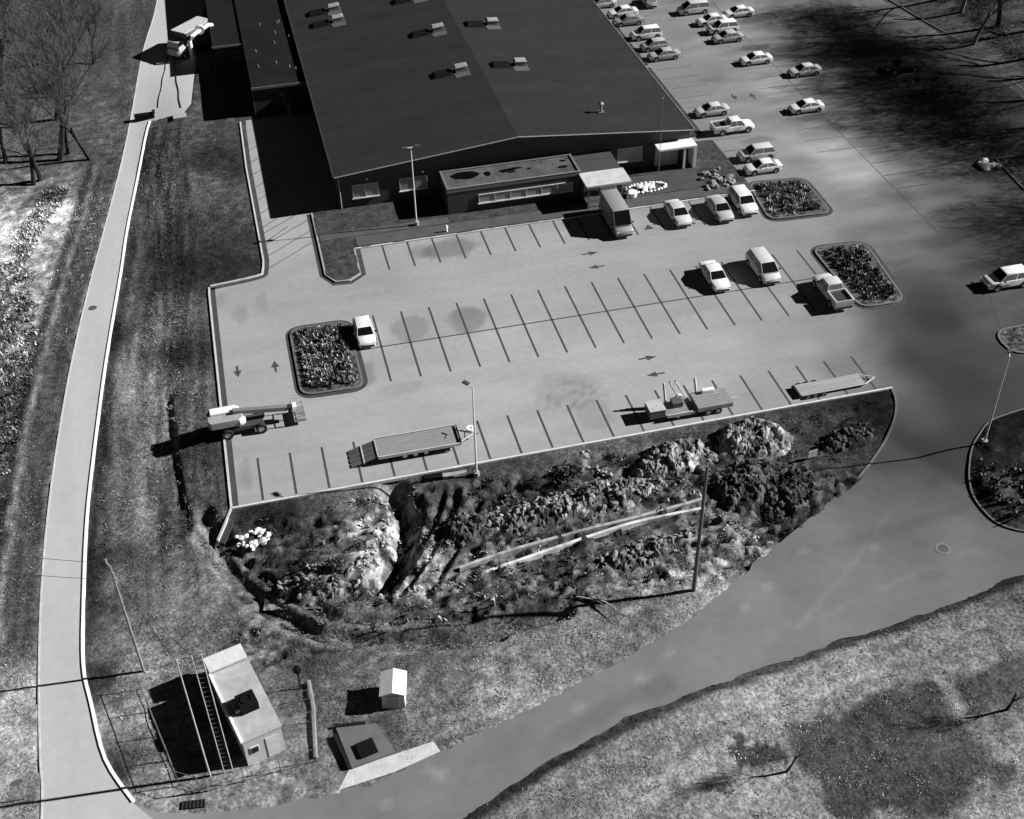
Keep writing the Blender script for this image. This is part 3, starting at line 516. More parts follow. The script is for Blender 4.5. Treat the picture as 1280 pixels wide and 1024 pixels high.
# west wings
wing_m = mat('wing_wall', .03, var=.2); wroof = mat('wing_roof', .011, var=.2, scale=.3, spec=.1)
G = thing('wing_building', 'dark flat-roofed wing attached to the west side of the warehouse', 'building', (-7.2, 51.3, 0))
def gl(o): o.matrix_parent_inverse = Matrix.Translation((7.2, -51.3, 0)); return o
gl(MB().bb(-7.2, X0-.5, 51.3, 120, -.3, 3.5).build('wall', wing_m, G)); r1 = gl(MB().bb(-7.3, X0-.5, 51.2, 120, 3.501, 3.66).build('roof', wroof, G))
MB().bb(-7.35, X0-.5, 51.08, 51.2, 3.45, 3.75).build('fascia', mat('wing_fascia', .13), r1)
gl(MB().bb(-7.32, -7.201, 51.3, 51.5, .1, 3.4).build('corner_trim', mat('wing_trim', .12), G))
gl(MB().bb(-3.9, -2.9, 51.2, 51.299, 1.0, 3.0).build('shutter', mat('shutter_metal', .06), G)); gl(MB().bb(-3.4, -2.9, 50.4, 51.1, .0, 1.5).build('meter_box', mat('meter_box_metal', .12), G))
G2 = thing('lean_to', 'lower dark lean-to at the far west end of the wing', 'lean-to', (-11.2, 65.5, 0))
def g2(o): o.matrix_parent_inverse = Matrix.Translation((11.2, -65.5, 0)); return o
g2(MB().bb(-11.1, -7.36, 65.6, 118, -.3, 3.3).build('wall', wing_m, G2)); r2 = g2(MB().bb(-11.2, -7.36, 65.5, 118, 3.301, 3.45).build('roof', wroof, G2))
MB().bb(-11.25, -7.36, 65.38, 65.5, 3.27, 3.52).build('fascia', mat('wing_fascia', .13), r2); g2(MB().bb(-9, -7.6, 65.5, 65.599, 1.2, 2.8).build('shutter', mat('shutter_metal', .06), G2))
rng = random.Random(5)
for i in range(11):
    p = (rng.uniform(-6, -1), rng.uniform(53, 72), 3.66); MB().tube([p, (p[0], p[1], p[2]+.35)], .06, 6).build('vent_pipe', trim_m, r1)

# roof vents
def roof_z(x): return EZ-.02+(RZ+.06-EZ)*(1-abs(x-RX)/20.2)
FANS = [(16.2, 44.6, 'rooftop vent with its shadow built as a black dome, left of the ridge, nearest the front gable'), (23.4, 44.7, 'rooftop vent with its shadow built as a black dome, right of the ridge, nearest the front gable'), (15.9, 57.2, 'rooftop vent with its shadow built as a black dome, left of the ridge, second from the front gable'),
        (23.0, 57.6, 'rooftop vent with its shadow built as a black dome, right of the ridge, second from the front gable'), (15.6, 68.8, 'rooftop vent with its shadow built as a black dome, left of the ridge, third from the front gable'), (22.2, 69.2, 'rooftop vent with its shadow built as a black dome, right of the ridge, at the top picture edge'),
        (4.3, 66.6, 'rooftop vent with its shadow built as a black dome, by the west eave, nearer one of the pair'), (4.3, 70.6, 'rooftop vent with its shadow built as a black dome, by the west eave, farther one of the pair')]
pad_m = mat('fan_pad', .085, var=.2); hood_m = mat('fan_hood', .30, rough=.5)
proto = None
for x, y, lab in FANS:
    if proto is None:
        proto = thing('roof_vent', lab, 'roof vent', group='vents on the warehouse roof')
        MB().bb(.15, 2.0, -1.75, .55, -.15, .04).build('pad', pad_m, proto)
        MB().box((-1.2, 0, .15), (2.5, 1.7, .3), top=(.8, .75)).build('shadow_dome', black_m, proto, bevel=.06); MB().bb(-2.55, .1, -.95, .95, -.15, .03).build('shadow_frame', mat('shadow_surround', .02), proto)  # black dome and frame added to stand in for the vent's long shadow
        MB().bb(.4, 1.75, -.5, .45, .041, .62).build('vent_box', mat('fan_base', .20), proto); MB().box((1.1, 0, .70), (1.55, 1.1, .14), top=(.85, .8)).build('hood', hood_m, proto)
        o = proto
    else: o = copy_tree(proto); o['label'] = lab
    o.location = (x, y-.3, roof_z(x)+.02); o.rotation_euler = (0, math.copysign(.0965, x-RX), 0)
v = thing('roof_vent_stack', 'small vent stack on the right roof slope near the front', 'vent', (30.6, 30.8, roof_z(30.6)))
MB().bb(-.4, .4, -.4, .4, -.1, .12).build('flashing', pad_m, v); MB().tube([(0, 0, .12), (0, 0, 1.0)], .14, 8).build('pipe', trim_m, v); MB().tube([(0, 0, 1.0), (0, 0, 1.12), (0, 0, 1.3)], [.3, .3, .05], 8).build('cowl', trim_m, v)

# ------------------------------------------------------------------ compound, lower left
CZ = -1.2; RZA = math.atan2(-41.5+33.6, -13.2+15.4)      # long side direction
ux, uy = math.cos(RZA), math.sin(RZA)
cl = mat('render_wall', .42, var=.12, scale=1.2); cr = mat('membrane_roof', .40, rough=.8, var=.22, scale=.55, fine=(2.5, .1), contrast=(.25, .75))
C1 = thing('utility_building', 'small flat-roofed pale utility building with a black rooftop unit', 'building', (-14.55, -41.75, CZ), RZA+math.pi)
# local x runs from the near end to the far end; y to the left side
LB, WB = 6.25, 2.62
MB().bb(0, LB, -WB/2, WB/2, -.4, 2.5).build('wall', cl, C1)
cro = MB().bb(-.08, LB+.05, -WB/2-.08, WB/2+.08, 2.501, 2.64).build('roof', cr, C1)
MB().bb(-.085, LB+.055, WB/2-.05, WB/2+.12, 2.641, 2.75).build('roof_edge', white_m, cro)
w = MB().bb(-.06, -.001, .35, .95, 1.1, 1.75).build('window', frame_m, C1); MB().bb(-.09, -.061, .42, .88, 1.17, 1.68).build('pane', dark_m, w)
MB().bb(-.05, -.001, -.95, -.15, .02, 2.0).build('door', mat('pale_door', .5), C1)
for k in range(5): MB().bb(.6+k*1.2, .75+k*1.2, WB/2+.001, WB/2+.12, 1.8, 2.1).build('wall_lamp', white_m, C1)
C1b = thing('annex_block', 'short pale roofed block across a narrow gap from the utility building', 'building', (-14.55-ux*(LB+.45), -41.75-uy*(LB+.45), CZ), RZA+math.pi)
MB().bb(0, 1.25, -WB/2-.05, WB/2-.1, -.4, 2.35).build('wall', cl, C1b); MB().bb(-.06, 1.32, -WB/2-.12, WB/2-.02, 2.351, 2.5).build('roof', mat('bright_roof', .60, var=.1), C1b)
u = thing('rooftop_unit', 'black square cooling unit on the utility building roof', 'cooling unit', (-14.55-ux*2.55, -41.75-uy*2.55, CZ+2.64), RZA+math.pi)
MB().bb(-.62, .62, -.62, .62, .0, .75).build('casing', black_m, u, bevel=.04); MB().ring((0, 0, .78), .3, .42, 'Z', .06).build('fan_guard', black_m, u); MB().bb(-.3, .3, .622, .9, .05, .35).build('duct', conc_m, u)
# small shed
s = thing('shed', 'small white gabled shed beside the pale verge', 'shed', (-5.5, -39.0, CZ), rad(-12)); s.scale = (.92, .92, .84)
mb = MB(); P = [(-.85, -.3), (.85, -.3), (.85, 1.75), (0, 2.1), (-.85, 1.75)]
mb.add([(x, -1.05, z) for x, z in P]+[(x, 1.05, z) for x, z in P], [(0, 1, 2, 3, 4), (9, 8, 7, 6, 5)]+[(i, (i+1) % 5, 5+(i+1) % 5, 5+i) for i in range(5)]); mb.build('wall', mat('shed_wall', .6, var=.1), s)
mb = MB(); roof_slab(mb, -1.0, 1.74, 0, 2.18, -1.15, 1.15, .07); roof_slab(mb, .001, 2.18, 1.0, 1.74, -1.15, 1.15, .07); mb.build('roof', mat('shed_roof', .75, var=.06), s)
dd = MB().bb(-.4, .4, -1.12, -1.051, .0, 1.6).build('door', mat('shed_door', .5), s); MB().bb(.26, .32, -1.17, -1.121, .75, .9).build('handle', dark_m, dd)
# concrete pad with black hatch
p = thing('concrete_pad', 'grey concrete pad with a square black hatch beside the road', 'concrete pad', (-8.0, -42.45, CZ), rad(-14))
p.rotation_euler.z = 0; MB().prism([(-1.2, -1.65), (1.8, -1.15), (.9, 1.45), (-1.8, 1.75)], -.3, .22).build('slab', mat('pad_concrete', .12, var=.15, scale=1), p); MB().box((-.05, -.45, .31), (1.25, 1.2, .2), rz=rad(12)).build('hatch', black_m, p, bevel=.03)
MB().prism([(-1.45, -1.65), (-1.21, -1.66), (-1.81, 1.2), (-2.1, 1.2)], -.3, .32).build('edge_wall', dark_m, p); MB().prism([(-1.9, 1.78), (.2, 1.55), (.2, 1.75), (-1.9, 2.0)], -.3, .32).build('edge_wall', dark_m, p)
sheet('concrete_apron', [(-10.3, -45.45), (-9.4, -44.05), (-3.6, -43.3), (-3.3, -44.2), (-6.5, -45.0)], .6, CZ+.05, conc, kind='structure')
# pale edging wall and rails east of the building
MB().tube([(-11.15, -36.2, CZ+.12), (-11.1, -38.5, CZ+.14), (-11.45, -42.7, CZ+.1)], .16, 6).build('edging_wall', mat('edging_wall', .18, var=.25, scale=2), label='pale low edging wall running beside the utility building', category='edging')
def fence(pts, h, label, rails=(.15, .95), gap=2.2, m=None, r=.035, group=None):
    o = thing('wire_fence', label, 'fence', (pts[0][0], pts[0][1], Hs(*pts[0])), group=group); ox, oy, oz = o.location; m = m or pipe_m
    for a, b in zip(pts[:-1], pts[1:]):
        L = math.hypot(b[0]-a[0], b[1]-a[1]); n = max(1, round(L/gap))
        for k in range(n+1):
            x, y = a[0]+(b[0]-a[0])*k/n, a[1]+(b[1]-a[1])*k/n; z = Hs(x, y); MB().tube([(x-ox, y-oy, z-.3-oz), (x-ox, y-oy, z+h-oz)], r, 6).build('post', m, o)
        for q in rails: MB().tube([(a[0]-ox, a[1]-oy, Hs(*a)+h*q-oz), (b[0]-ox, b[1]-oy, Hs(*b)+h*q-oz)], r*.7, 5).build('rail', m, o)
    return o
fm = mat('fence_metal', .14)
fence([(-22.6, -33.9), (-20.3, -42.5), (-19, -43.3)], 1.7, 'thin wire fence on the west side of the utility compound', m=fm)
fence([(-18.5, -43.4), (-11.4, -42.9)], 1.5, 'thin wire fence on the road side of the utility compound', m=fm)
for i, y in enumerate((-36.6, -38.0, -39.9)):
    fence([(-13.9+.0*i, y), (-11.3, y+.25)], 1.2, ['far', 'middle', 'near'][i]+' cross rail between the utility building and the edging wall', m=fm, gap=2.6, r=.025)
t = thing('vent_post', 'short dark post with a round black cap beside the edging wall', 'post', (-11.75, -36.6, CZ)); MB().tube([(0, 0, -.3), (0, 0, 1.9)], .06, 6).build('post', black_m, t)
mb = MB(); mb.tube([(0, 0, 1.75), (0, 0, 1.85), (0, 0, 2.1), (0, 0, 2.3), (0, 0, 2.35)], [.1, .25, .3, .2, .05], 10); mb.build('cap', black_m, t, smooth=True)
# utility poles
wood = mat('weathered_pole', .12, var=.3, scale=3, stretch=(3, 3, .3)); wood_p = mat('pale_pole', .40, var=.2, scale=3); steel_p = mat('light_pole_steel', .62, rough=.5)
def upole(name, label, x, y, h, r, m, arm=None):
    o = thing(name, label, 'utility pole', (x, y, Hs(x, y))); MB().tube([(0, 0, -.5), (0, 0, h)], [r, r*.65], 9).build('shaft', m, o, smooth=True)
    if arm:
        MB().box((0, 0, h-.5), (.1, 2.2, .12), rz=arm).build('crossarm', m, o)
        for k in (-1, -.45, .45, 1): MB().tube([(-math.sin(arm)*k, math.cos(arm)*k, h-.44), (-math.sin(arm)*k, math.cos(arm)*k, h-.25)], .05, 6).build('insulator', pipe_m, o)
    return o
upole('utility_pole', 'tall dark wooden utility pole on the verge beside the driveway mouth', 17.9, -35.0, 12.6, .17, wood)
upole('utility_pole', 'wooden utility pole west of the compound, casting a long shadow across the lane', -22.4, -32.3, 10.9, .11, mat('grey_pole', .22, var=.3), arm=rad(20))
upole('utility_pole', 'slim pale pole left of the lattice mast by the compound', -18.3, -42.3, 11.9, .065, wood_p)
L = thing('lattice_mast', 'slim pale lattice mast with rungs at the corner of the compound', 'mast', (-17.1, -42.3, Hs(-17.1, -42.3)))
for x in (-.28, .28): MB().tube([(x, 0, -.4), (x, 0, 12)], .04, 6).build('rail', wood_p, L)
for k in range(26): MB().tube([(-.28, 0, .4+k*.45), (.28, 0, .4+k*.45)], .028, 5).build('rung', mat('rung_metal', .12), L)
def wire(a, b, sag, label):
    pts = [tuple(Vector(a).lerp(Vector(b), k/14)-Vector((0, 0, sag*4*(k/14)*(1-k/14)))) for k in range(15)]
    o = MB().tube(pts, .022, 4).build('power_line', mat('cable', .06), label=label, category='cable')
wire((-18.3, -42.3, 10.5), (-22.6, -31.4, 9.1), .5, 'overhead cable from the slim pale pole to the pole by the lane, upper one')
wire((-17.1, -42.3, 10.3), (-22.0, -33.2, 9.1), .6, 'overhead cable from the lattice mast to the pole by the lane')
wire((-22.8, -31.4, 9.1), (-48, -20, 9.4), .7, 'overhead cable crossing the lane, north one'); wire((-22.0, -33.2, 9.1), (-48, -22, 9.2), .7, 'overhead cable crossing the lane, south one')
# light poles
def lpole(label, x, y, h, rz, heads=1, z=None, r=.09):
    o = thing('light_pole', label, 'light pole', (x, y, Hs(x, y) if z is None else z), rz)
    MB().tube([(0, 0, -.4), (0, 0, .5)], .26, 12).build('footing', conc_m, o); MB().tube([(0, 0, .5), (0, 0, h)], [r, r*.6], 8).build('shaft', steel_p, o, smooth=True)
    for k in range(heads):
        s = 1 if k == 0 else -1
        MB().tube([(0, 0, h-.1), (s*.4, 0, h+.02)], .045, 6).build('arm', steel_p, o); MB().box((s*.68, 0, h+.03), (.6, .36, .14)).build('lamp_head', mat('lamp_head', .05), o, bevel=.03)
    return o
lpole('tall light pole at the south edge of the lot beside the ramped trailer', 4.75, -19.4, 9.4, rad(125), z=Hs(4.75, -19.4))
lpole('tall twin-head light pole on the lawn in front of the left windows', 7.1, 20.3, 9.2, rad(8), 2, z=.12)
lpole('slender leaning-looking light pole on the kerbed island at the right', 46.9, -26.2, 9.3, rad(60), z=Hs(46.9, -26.2))
f = thing('flagpole', 'thin bare flagpole in front of the white portico', 'flagpole', (35.4, 24.0, .18)); MB().tube([(0, 0, -.3), (0, 0, 9)], [.05, .03], 8).build('shaft', mat('flagpole_metal', .16), f); MB().box((0, 0, 9.05), (.12, .12, .12)).build('finial', pipe_m, f)
# ------------------------------------------------------------------ vehicles
tyre_m = mat('tyre', .02, rough=.9, var=.1); rim_m = mat('rim', .55, rough=.4, metal=.3); sglass = mat('side_glass', .14, rough=.3, spec=.3); vglass = mat('vehicle_glass', .006, rough=.25, spec=.25); lamp_m = mat('lamp_lens', .6, rough=.3); tail_m = mat('tail_lens', .12, rough=.35); plastic = mat('dark_plastic', .03)
PAINTS = {'white': mat('car_paint_white', .78, rough=.35, var=.03, spec=.4), 'silver': mat('car_paint_silver', .55, rough=.35, var=.04, spec=.4), 'grey': mat('car_paint_grey', .28, rough=.35, var=.04, spec=.4), 'dark': mat('car_paint_dark', .05, rough=.35, var=.05, spec=.4), 'mid': mat('car_paint_mid', .42, rough=.35, var=.04)}
# stations: (x, half width, top z); green: front foot, front top, rear top, rear foot, roof z
KINDS = {
 'sedan': dict(st=[(-2.35, .70, .80), (-2.2, .86, .96), (-1.35, .91, 1.0), (0, .92, .95), (1.0, .92, .93), (1.9, .88, .82), (2.25, .78, .70), (2.35, .66, .60)], g=(1.15, .35, -.95, -1.75, 1.46), ax=(1.42, -1.40), r=.33, z0=.24),
 'hatch': dict(st=[(-2.0, .72, .86), (-1.9, .85, 1.0), (-1.2, .88, 1.02), (0, .89, .98), (1.0, .88, .96), (1.7, .85, .84), (2.0, .76, .72), (2.08, .64, .6)], g=(1.15, .45, -1.35, -1.9, 1.5), ax=(1.3, -1.25), r=.32, z0=.24),
 'suv': dict(st=[(-2.3, .78, 1.0), (-2.2, .92, 1.1), (-1.2, .96, 1.12), (0, .96, 1.1), (1.1, .95, 1.08), (2.0, .92, .98), (2.3, .82, .84), (2.4, .7, .7)], g=(1.25, .6, -1.75, -2.2, 1.74), ax=(1.45, -1.40), r=.37, z0=.32),
 'minivan': dict(st=[(-2.5, .80, 1.0), (-2.42, .95, 1.08), (-1.2, .99, 1.1), (0, .99, 1.08), (1.2, .98, 1.05), (2.1, .92, .92), (2.4, .82, .80), (2.5, .70, .68)], g=(1.75, .8, -2.0, -2.42, 1.78), ax=(1.55, -1.5), r=.34, z0=.26),
 'pickup': dict(st=[(-2.85, .88, 1.02), (-2.75, .95, 1.06), (-1.0, .97, 1.08), (0, .97, 1.1), (1.2, .97, 1.12), (2.2, .95, 1.04), (2.6, .86, .9), (2.7, .74, .78)], g=(1.35, .75, -.55, -.8, 1.82), ax=(1.75, -1.75), r=.39, z0=.40),
 'van': dict(st=[(-3.1, .98, 1.15), (-3.05, 1.02, 1.2), (-1.5, 1.04, 1.25), (0, 1.04, 1.25), (1.5, 1.04, 1.22), (2.6, 1.0, 1.05), (2.95, .9, .9), (3.05, .78, .78)], g=(2.35, 1.45, -2.98, -3.05, 2.62), ax=(1.95, -1.8), r=.38, z0=.32)}
VM = {}
def car_meshes(kind):
    if kind in VM: return VM[kind]
    k = KINDS[kind]; z0 = k['z0']; out = {}; mb = MB(); secs = []
    for x, w, zt in k['st']:
        zm = z0+(zt-z0)*.62; secs.append([(x, -w*.9, z0), (x, -w, z0+.12), (x, -w*1.0, zm), (x, -w*.95, zt-.06), (x, -w*.84, zt), (x, w*.84, zt), (x, w*.95, zt-.06), (x, w, zm), (x, w, z0+.12), (x, w*.9, z0)])
    n = 10; vs = [p for s in secs for p in s]; fs = [(i*n+j, i*n+(j+1) % n, (i+1)*n+(j+1) % n, (i+1)*n+j) for i in range(len(secs)-1) for j in range(n)] + [tuple(range(n)), tuple(range((len(secs)-1)*n, len(secs)*n))]
    mb.add(vs, fs)
    wmax = max(s[1] for s in k['st'])
    if kind == 'pickup':   # bed walls and floor rise out of the rear deck
        mb.bb(-2.78, -.85, -.95, -.82, 1.0, 1.32); mb.bb(-2.78, -.85, .82, .95, 1.0, 1.32); mb.bb(-2.86, -2.781, -.95, .95, .9, 1.32); mb.bb(-.93, -.85, -.819, .819, 1.0, 1.32)
    out['body'] = mb.mesh('body', [bpy.data.materials['car_paint_white']], True)
    f0, f1, r1, r0, zr = k['g']; wb, wt = wmax*.90, wmax*.74; zb = [s[2] for s in k['st']][3]-.03
    if kind == 'van': wt = wmax*.86
    lo = [(f0, -wb, zb), (f0, wb, zb), (r0, wb, zb), (r0, -wb, zb)]; hi = [(f1, -wt, zr-.05), (f1, wt, zr-.05), (r1, wt, zr-.05), (r1, -wt, zr-.05)]; i = .1; cap = [(f1-i*1.5, -wt+i, zr), (f1-i*1.5, wt-i, zr), (r1+i, wt-i, zr), (r1+i, -wt+i, zr)]
    mb = MB(); mb.add(lo+hi+cap, [(a, (a+1) % 4, 4+(a+1) % 4, 4+a) for a in range(4)]+[(4+a, 4+(a+1) % 4, 8+(a+1) % 4, 8+a) for a in range(4)]+[(8, 9, 10, 11)])
    out['roof'] = mb.mesh('roof', [bpy.data.materials['car_paint_white']], True)
    def glassq(a, b, c, d, name, inset=.07, off=.012):
        A, B, Cc, D = map(Vector, (a, b, c, d)); ce = (A+B+Cc+D)/4; nrm = (B-A).cross(D-A).normalized()
        if nrm.dot(ce-Vector((ce.x*.0, 0, 1.0)) if abs(nrm.x) < .5 else Vector((ce.x, 0, .3))) < 0: nrm = -nrm
        q = [p+(ce-p).normalized()*inset+nrm*off for p in (A, B, Cc, D)]; q2 = [p-nrm*(off+.01) for p in q]
        return MB().add(q+q2, [(0, 1, 2, 3), (7, 6, 5, 4)]+[(e, (e+1) % 4, 4+(e+1) % 4, 4+e) for e in range(4)]).mesh(name, vglass if name == 'windshield' else sglass)
    out['windshield'] = glassq(lo[0], lo[1], hi[1], hi[0], 'windshield'); out['rear_window'] = glassq(lo[3], lo[2], hi[2], hi[3], 'rear_window', .12)
    def lerp(a, b, t): return tuple(Vector(a).lerp(Vector(b), t))
    cuts = [0, .5, 1] if kind != 'van' else [0, .26]
    for si, (a, b, c, d) in enumerate(((lo[0], lo[3], hi[3], hi[0]), (lo[1], lo[2], hi[2], hi[1]))):
        for ci in range(len(cuts)-1): out['side_window.%d%d' % (si, ci)] = glassq(lerp(a, b, cuts[ci]), lerp(a, b, cuts[ci+1]), lerp(d, c, cuts[ci+1]), lerp(d, c, cuts[ci]), 'side_window', .08)
    xs = [s[0] for s in k['st']]; xf, xr = xs[-1], xs[0]; wf, wr = k['st'][-2][1], k['st'][1][1]; zf, zre = k['st'][-2][2], k['st'][0][2]
    for s in (-1, 1):
        out['headlight.%d' % s] = MB().box((xf-.10, s*(wf-.16), zf-.10), (.16, .30, .14)).mesh('headlight', lamp_m); out['tail_light.%d' % s] = MB().box((xr+.06, s*(wr-.14), zre-.10), (.10, .2, .24)).mesh('tail_light', tail_m)
        out['mirror.%d' % s] = MB().box((f0-.35, s*(wmax+.08), zb+.1), (.12, .2, .14)).mesh('mirror', plastic)
        out['door_handle.%d' % s] = MB().box((-.1, s*(wmax+.003), zb-.12), (.2, .02, .04)).mesh('door_handle', plastic)
    out['bumper.0'] = MB().box((xf-.03, 0, k['z0']+.14), (.14, wf*1.7, .2)).mesh('bumper', plastic); out['bumper.1'] = MB().box((xr+.02, 0, k['z0']+.16), (.12, wr*1.75, .2)).mesh('bumper', plastic)
    out['arch'] = MB().ring((0, 0, 0), 0.02, k['r']+.07, 'Y', .03, 18).mesh('wheel_arch', plastic)
    r = k['r']; out['tyre'] = MB().ring((0, 0, 0), r*.62, r, 'Y', .22, 20).mesh('tyre', tyre_m, True); out['rim'] = MB().ring((0, 0, 0), .05, r*.63, 'Y', .18, 14).mesh('rim', rim_m)
    if kind == 'pickup': out['bed_floor'] = MB().bb(-2.77, -.94, -.81, .81, 1.07, 1.10).mesh('bed_floor', plastic)
    VM[kind] = out; return out
def car(name, kind, paint, x, y, rz, label, group=None, z=0, cat='car', sc=None):
    sc = sc or (.92 if group in (row1, row2) else 1)
    M = car_meshes(kind); k = KINDS[kind]; pm = PAINTS[paint]
    o = thing(name, label, cat, (x, y, z), rad(rz), group); o.scale = (sc, sc, sc)
    def P(key, nm, loc=None, parent=None, paintit=False):
        q = link(nm, M[key], parent or o, loc=loc)
        if paintit: q.material_slots[0].link = 'OBJECT'; q.material_slots[0].material = pm
        return q
    P('body', 'body', paintit=True); rf = P('roof', 'roof', paintit=True)
    for key in M:
        b = key.split('.')[0]
        if b in ('windshield', 'rear_window', 'side_window', 'headlight', 'tail_light', 'mirror', 'door_handle', 'bumper', 'bed_floor'): P(key, b)
    wm = max(s[1] for s in k['st'])
    for ax in k['ax']:
        for s in (-1, 1):
            P('arch', 'wheel_arch', (ax, s*(wm-.012), k['r']+.02)); w = P('tyre', 'wheel', (ax, s*(wm-.07), k['r'])); P('rim', 'rim', (0, 0, 0), w)
    return o
front = 'vehicles in the front bays'; row1 = 'cars nosed in along the side of the warehouse'; row2 = 'cars in the row across the side aisle'
car('parked_car', 'hatch', 'white', -1.25, 2.0, -90, 'white compact car beside the square planting island', front)
car('parked_van', 'van', 'grey', 27.6, 15.0, -90, 'tall grey panel van parked at the entrance canopy', front, cat='van')
car('parked_car', 'sedan', 'silver', 34.3, 14.6, -90, 'pale sedan in the bay right of the tall panel van', front)
car('parked_car', 'sedan', 'mid', 38.9, 14.3, -90, 'darker sedan parked beside the white boxy car', front)
car('parked_car', 'suv', 'white', 41.8, 14.9, -90, 'white boxy sport utility car beside the shrub-covered corner island', front)
car('parked_car', 'sedan', 'white', 33.7, 2.2, -90, 'white sedan in the double row, left of the minivan', front)
car('parked_minivan', 'minivan', 'silver', 38.9, 2.3, -90, 'pale minivan in the double row between sedan and pickup', front, cat='minivan')
car('pickup_truck', 'pickup', 'silver', 43.6, -3.3, 90, 'pale pickup truck beside the leaf-shaped kerbed island', front, cat='pickup')
car('parked_car', 'sedan', 'white', 46.9, 21.6, 180, 'white sedan nearest the corner island in the row along the warehouse', row1)
car('parked_car', 'suv', 'silver', 47.4, 24.6, 180, 'pale sport utility car second from the corner island along the warehouse', row1)
car('pickup_truck', 'pickup', 'white', 47.3, 31.6, 0, 'white pickup backed in beside the warehouse corner', row1, cat='pickup')
car('parked_car', 'sedan', 'silver', 46.5, 36.5, 180, 'pale sedan beside the pickup that is backed in, along the warehouse', row1)
car('parked_car', 'sedan', 'mid', 46.3, 53.4, 180, 'mid grey sedan, near end of the cluster by the far warehouse side', row1)
car('parked_car', 'hatch', 'mid', 46.1, 56.6, 180, 'grey hatchback, second in the cluster by the far warehouse side', row1)
car('parked_car', 'suv', 'white', 46.2, 60.4, 180, 'white sport utility car, third in the cluster by the far warehouse side', row1)
car('parked_car', 'sedan', 'grey', 45.3, 65.6, 180, 'grey sedan, fourth in the cluster by the far warehouse side', row1)
car('parked_car', 'sedan', 'white', 45.5, 68.6, 180, 'white sedan, fifth in the cluster by the far warehouse side', row1)
car('parked_car', 'sedan', 'silver', 43.6, 72.6, 180, 'pale sedan at the top edge beside the warehouse roof', row1)
car('parked_car', 'hatch', 'mid', 50.3, 71.6, 90, 'small car at the top edge in the side aisle', row1)
car('parked_car', 'sedan', 'white', 57.8, 34.2, 180, 'white sedan standing alone, nearest of the row across the aisle', row2)
car('parked_car', 'sedan', 'silver', 61.9, 43.8, 180, 'pale sedan set back to the right of the row across the aisle', row2)
car('parked_car', 'sedan', 'white', 57.3, 48.8, 180, 'white sedan in front of the tight cluster across the aisle', row2)
car('parked_car', 'sedan', 'mid', 56.4, 56.4, 180, 'mid grey sedan, near end of the tight cluster across the aisle', row2)
car('parked_car', 'suv', 'white', 56.9, 59.4, 180, 'white sport utility car, second of the tight cluster across the aisle', row2)
car('parked_car', 'sedan', 'white', 56.4, 62.4, 180, 'white sedan, third of the tight cluster across the aisle', row2)
car('parked_car', 'minivan', 'silver', 55.4, 66.9, 180, 'pale minivan at the far end of the tight cluster across the aisle', row2, cat='minivan')
car('parked_car', 'sedan', 'white', 61.0, 64.0, 180, 'white sedan behind the tight cluster across the aisle', row2)
car('parked_car', 'suv', 'white', 60.8, -6.0, 180, 'white sport utility car cut by the right picture edge', 'vehicles at the right edge')
car('parked_car', 'sedan', 'dark', 74.3, 41.5, 180, 'dark car almost lost in the tree shade at upper right', 'vehicles at the right edge')

def wheel(parent, x, y, z, r=.33, w=.22, axis='Y', name='wheel'):
    t = MB().ring((0, 0, 0), r*.55, r, axis, w, 16).build(name, tyre_m, parent, loc=(x, y, z)); MB().ring((0, 0, 0), .03, r*.56, axis, w*.8, 12).build('rim', rim_m, t)
# boom lift
T = thing('boom_lift', 'boom lift with pale counterweight overhanging the west kerb of the lot', 'boom lift', (-13.0, -8.6, 0), rad(2))
MB().bb(-2.1, 1.4, -.75, .75, .45, .85).build('chassis', mat('lift_chassis', .05), T, bevel=.05)
for x in (-1.75, 1.1):
    for y in (-.95, .95): wheel(T, x, y, .48, .48, .36)
MB().tube([(-.9, 0, .85), (-.9, 0, 1.15)], .55, 14).build('turntable', plastic, T)
mb = MB(); mb.prism([(-3.0, -.95), (-.6, -.95), (-.25, -.6), (-.25, .6), (-.6, .95), (-3.0, .95), (-3.2, .6), (-3.2, -.6)], 1.15, 1.9); mb.build('counterweight', mat('lift_cowl', .30), T, bevel=.08)
MB().prism([(-2.9, .05), (-.8, .05), (-.45, .3), (-.45, .62), (-.8, .9), (-2.9, .9)], 1.901, 2.1).build('engine_cover', white_m, T, bevel=.04)
MB().tube([(-.55, -.6, 1.45), (-.3, -.6, 1.45), (-.05, -.6, 1.45)], [.45, .42, .25], 12).build('tank', white_m, T, smooth=True)
MB().box((1.25, 0, 1.75), (4.6, .42, .42), ry=rad(8)).build('boom', mat('lift_boom', .14), T, bevel=.03); MB().box((2.4, 0, 1.58), (3.2, .30, .30), ry=rad(8)).build('boom_extension', mat('lift_boom2', .10), T)
MB().box((3.75, 0, 1.15), (.3, .5, .9)).build('jib_bracket', plastic, T)
bk = MB().bb(3.95, 4.95, -.95, .95, .42, .52).build('basket_floor', mat('lift_basket', .2), T)
for x in (3.98, 4.92):
    for y in (-.92, 0, .92): MB().tube([(x, y, .5), (x, y, 1.55)], .035, 6).build('basket_post', pipe_m, bk)
for z in (1.0, 1.55): MB().tube([(3.98, -.92, z), (4.92, -.92, z), (4.92, .92, z), (3.98, .92, z), (3.98, -.92, z)], .035, 6).build('basket_rail', pipe_m, bk)
MB().bb(4.0, 4.35, -.35, .35, 1.2, 1.6).build('control_box', white_m, bk)
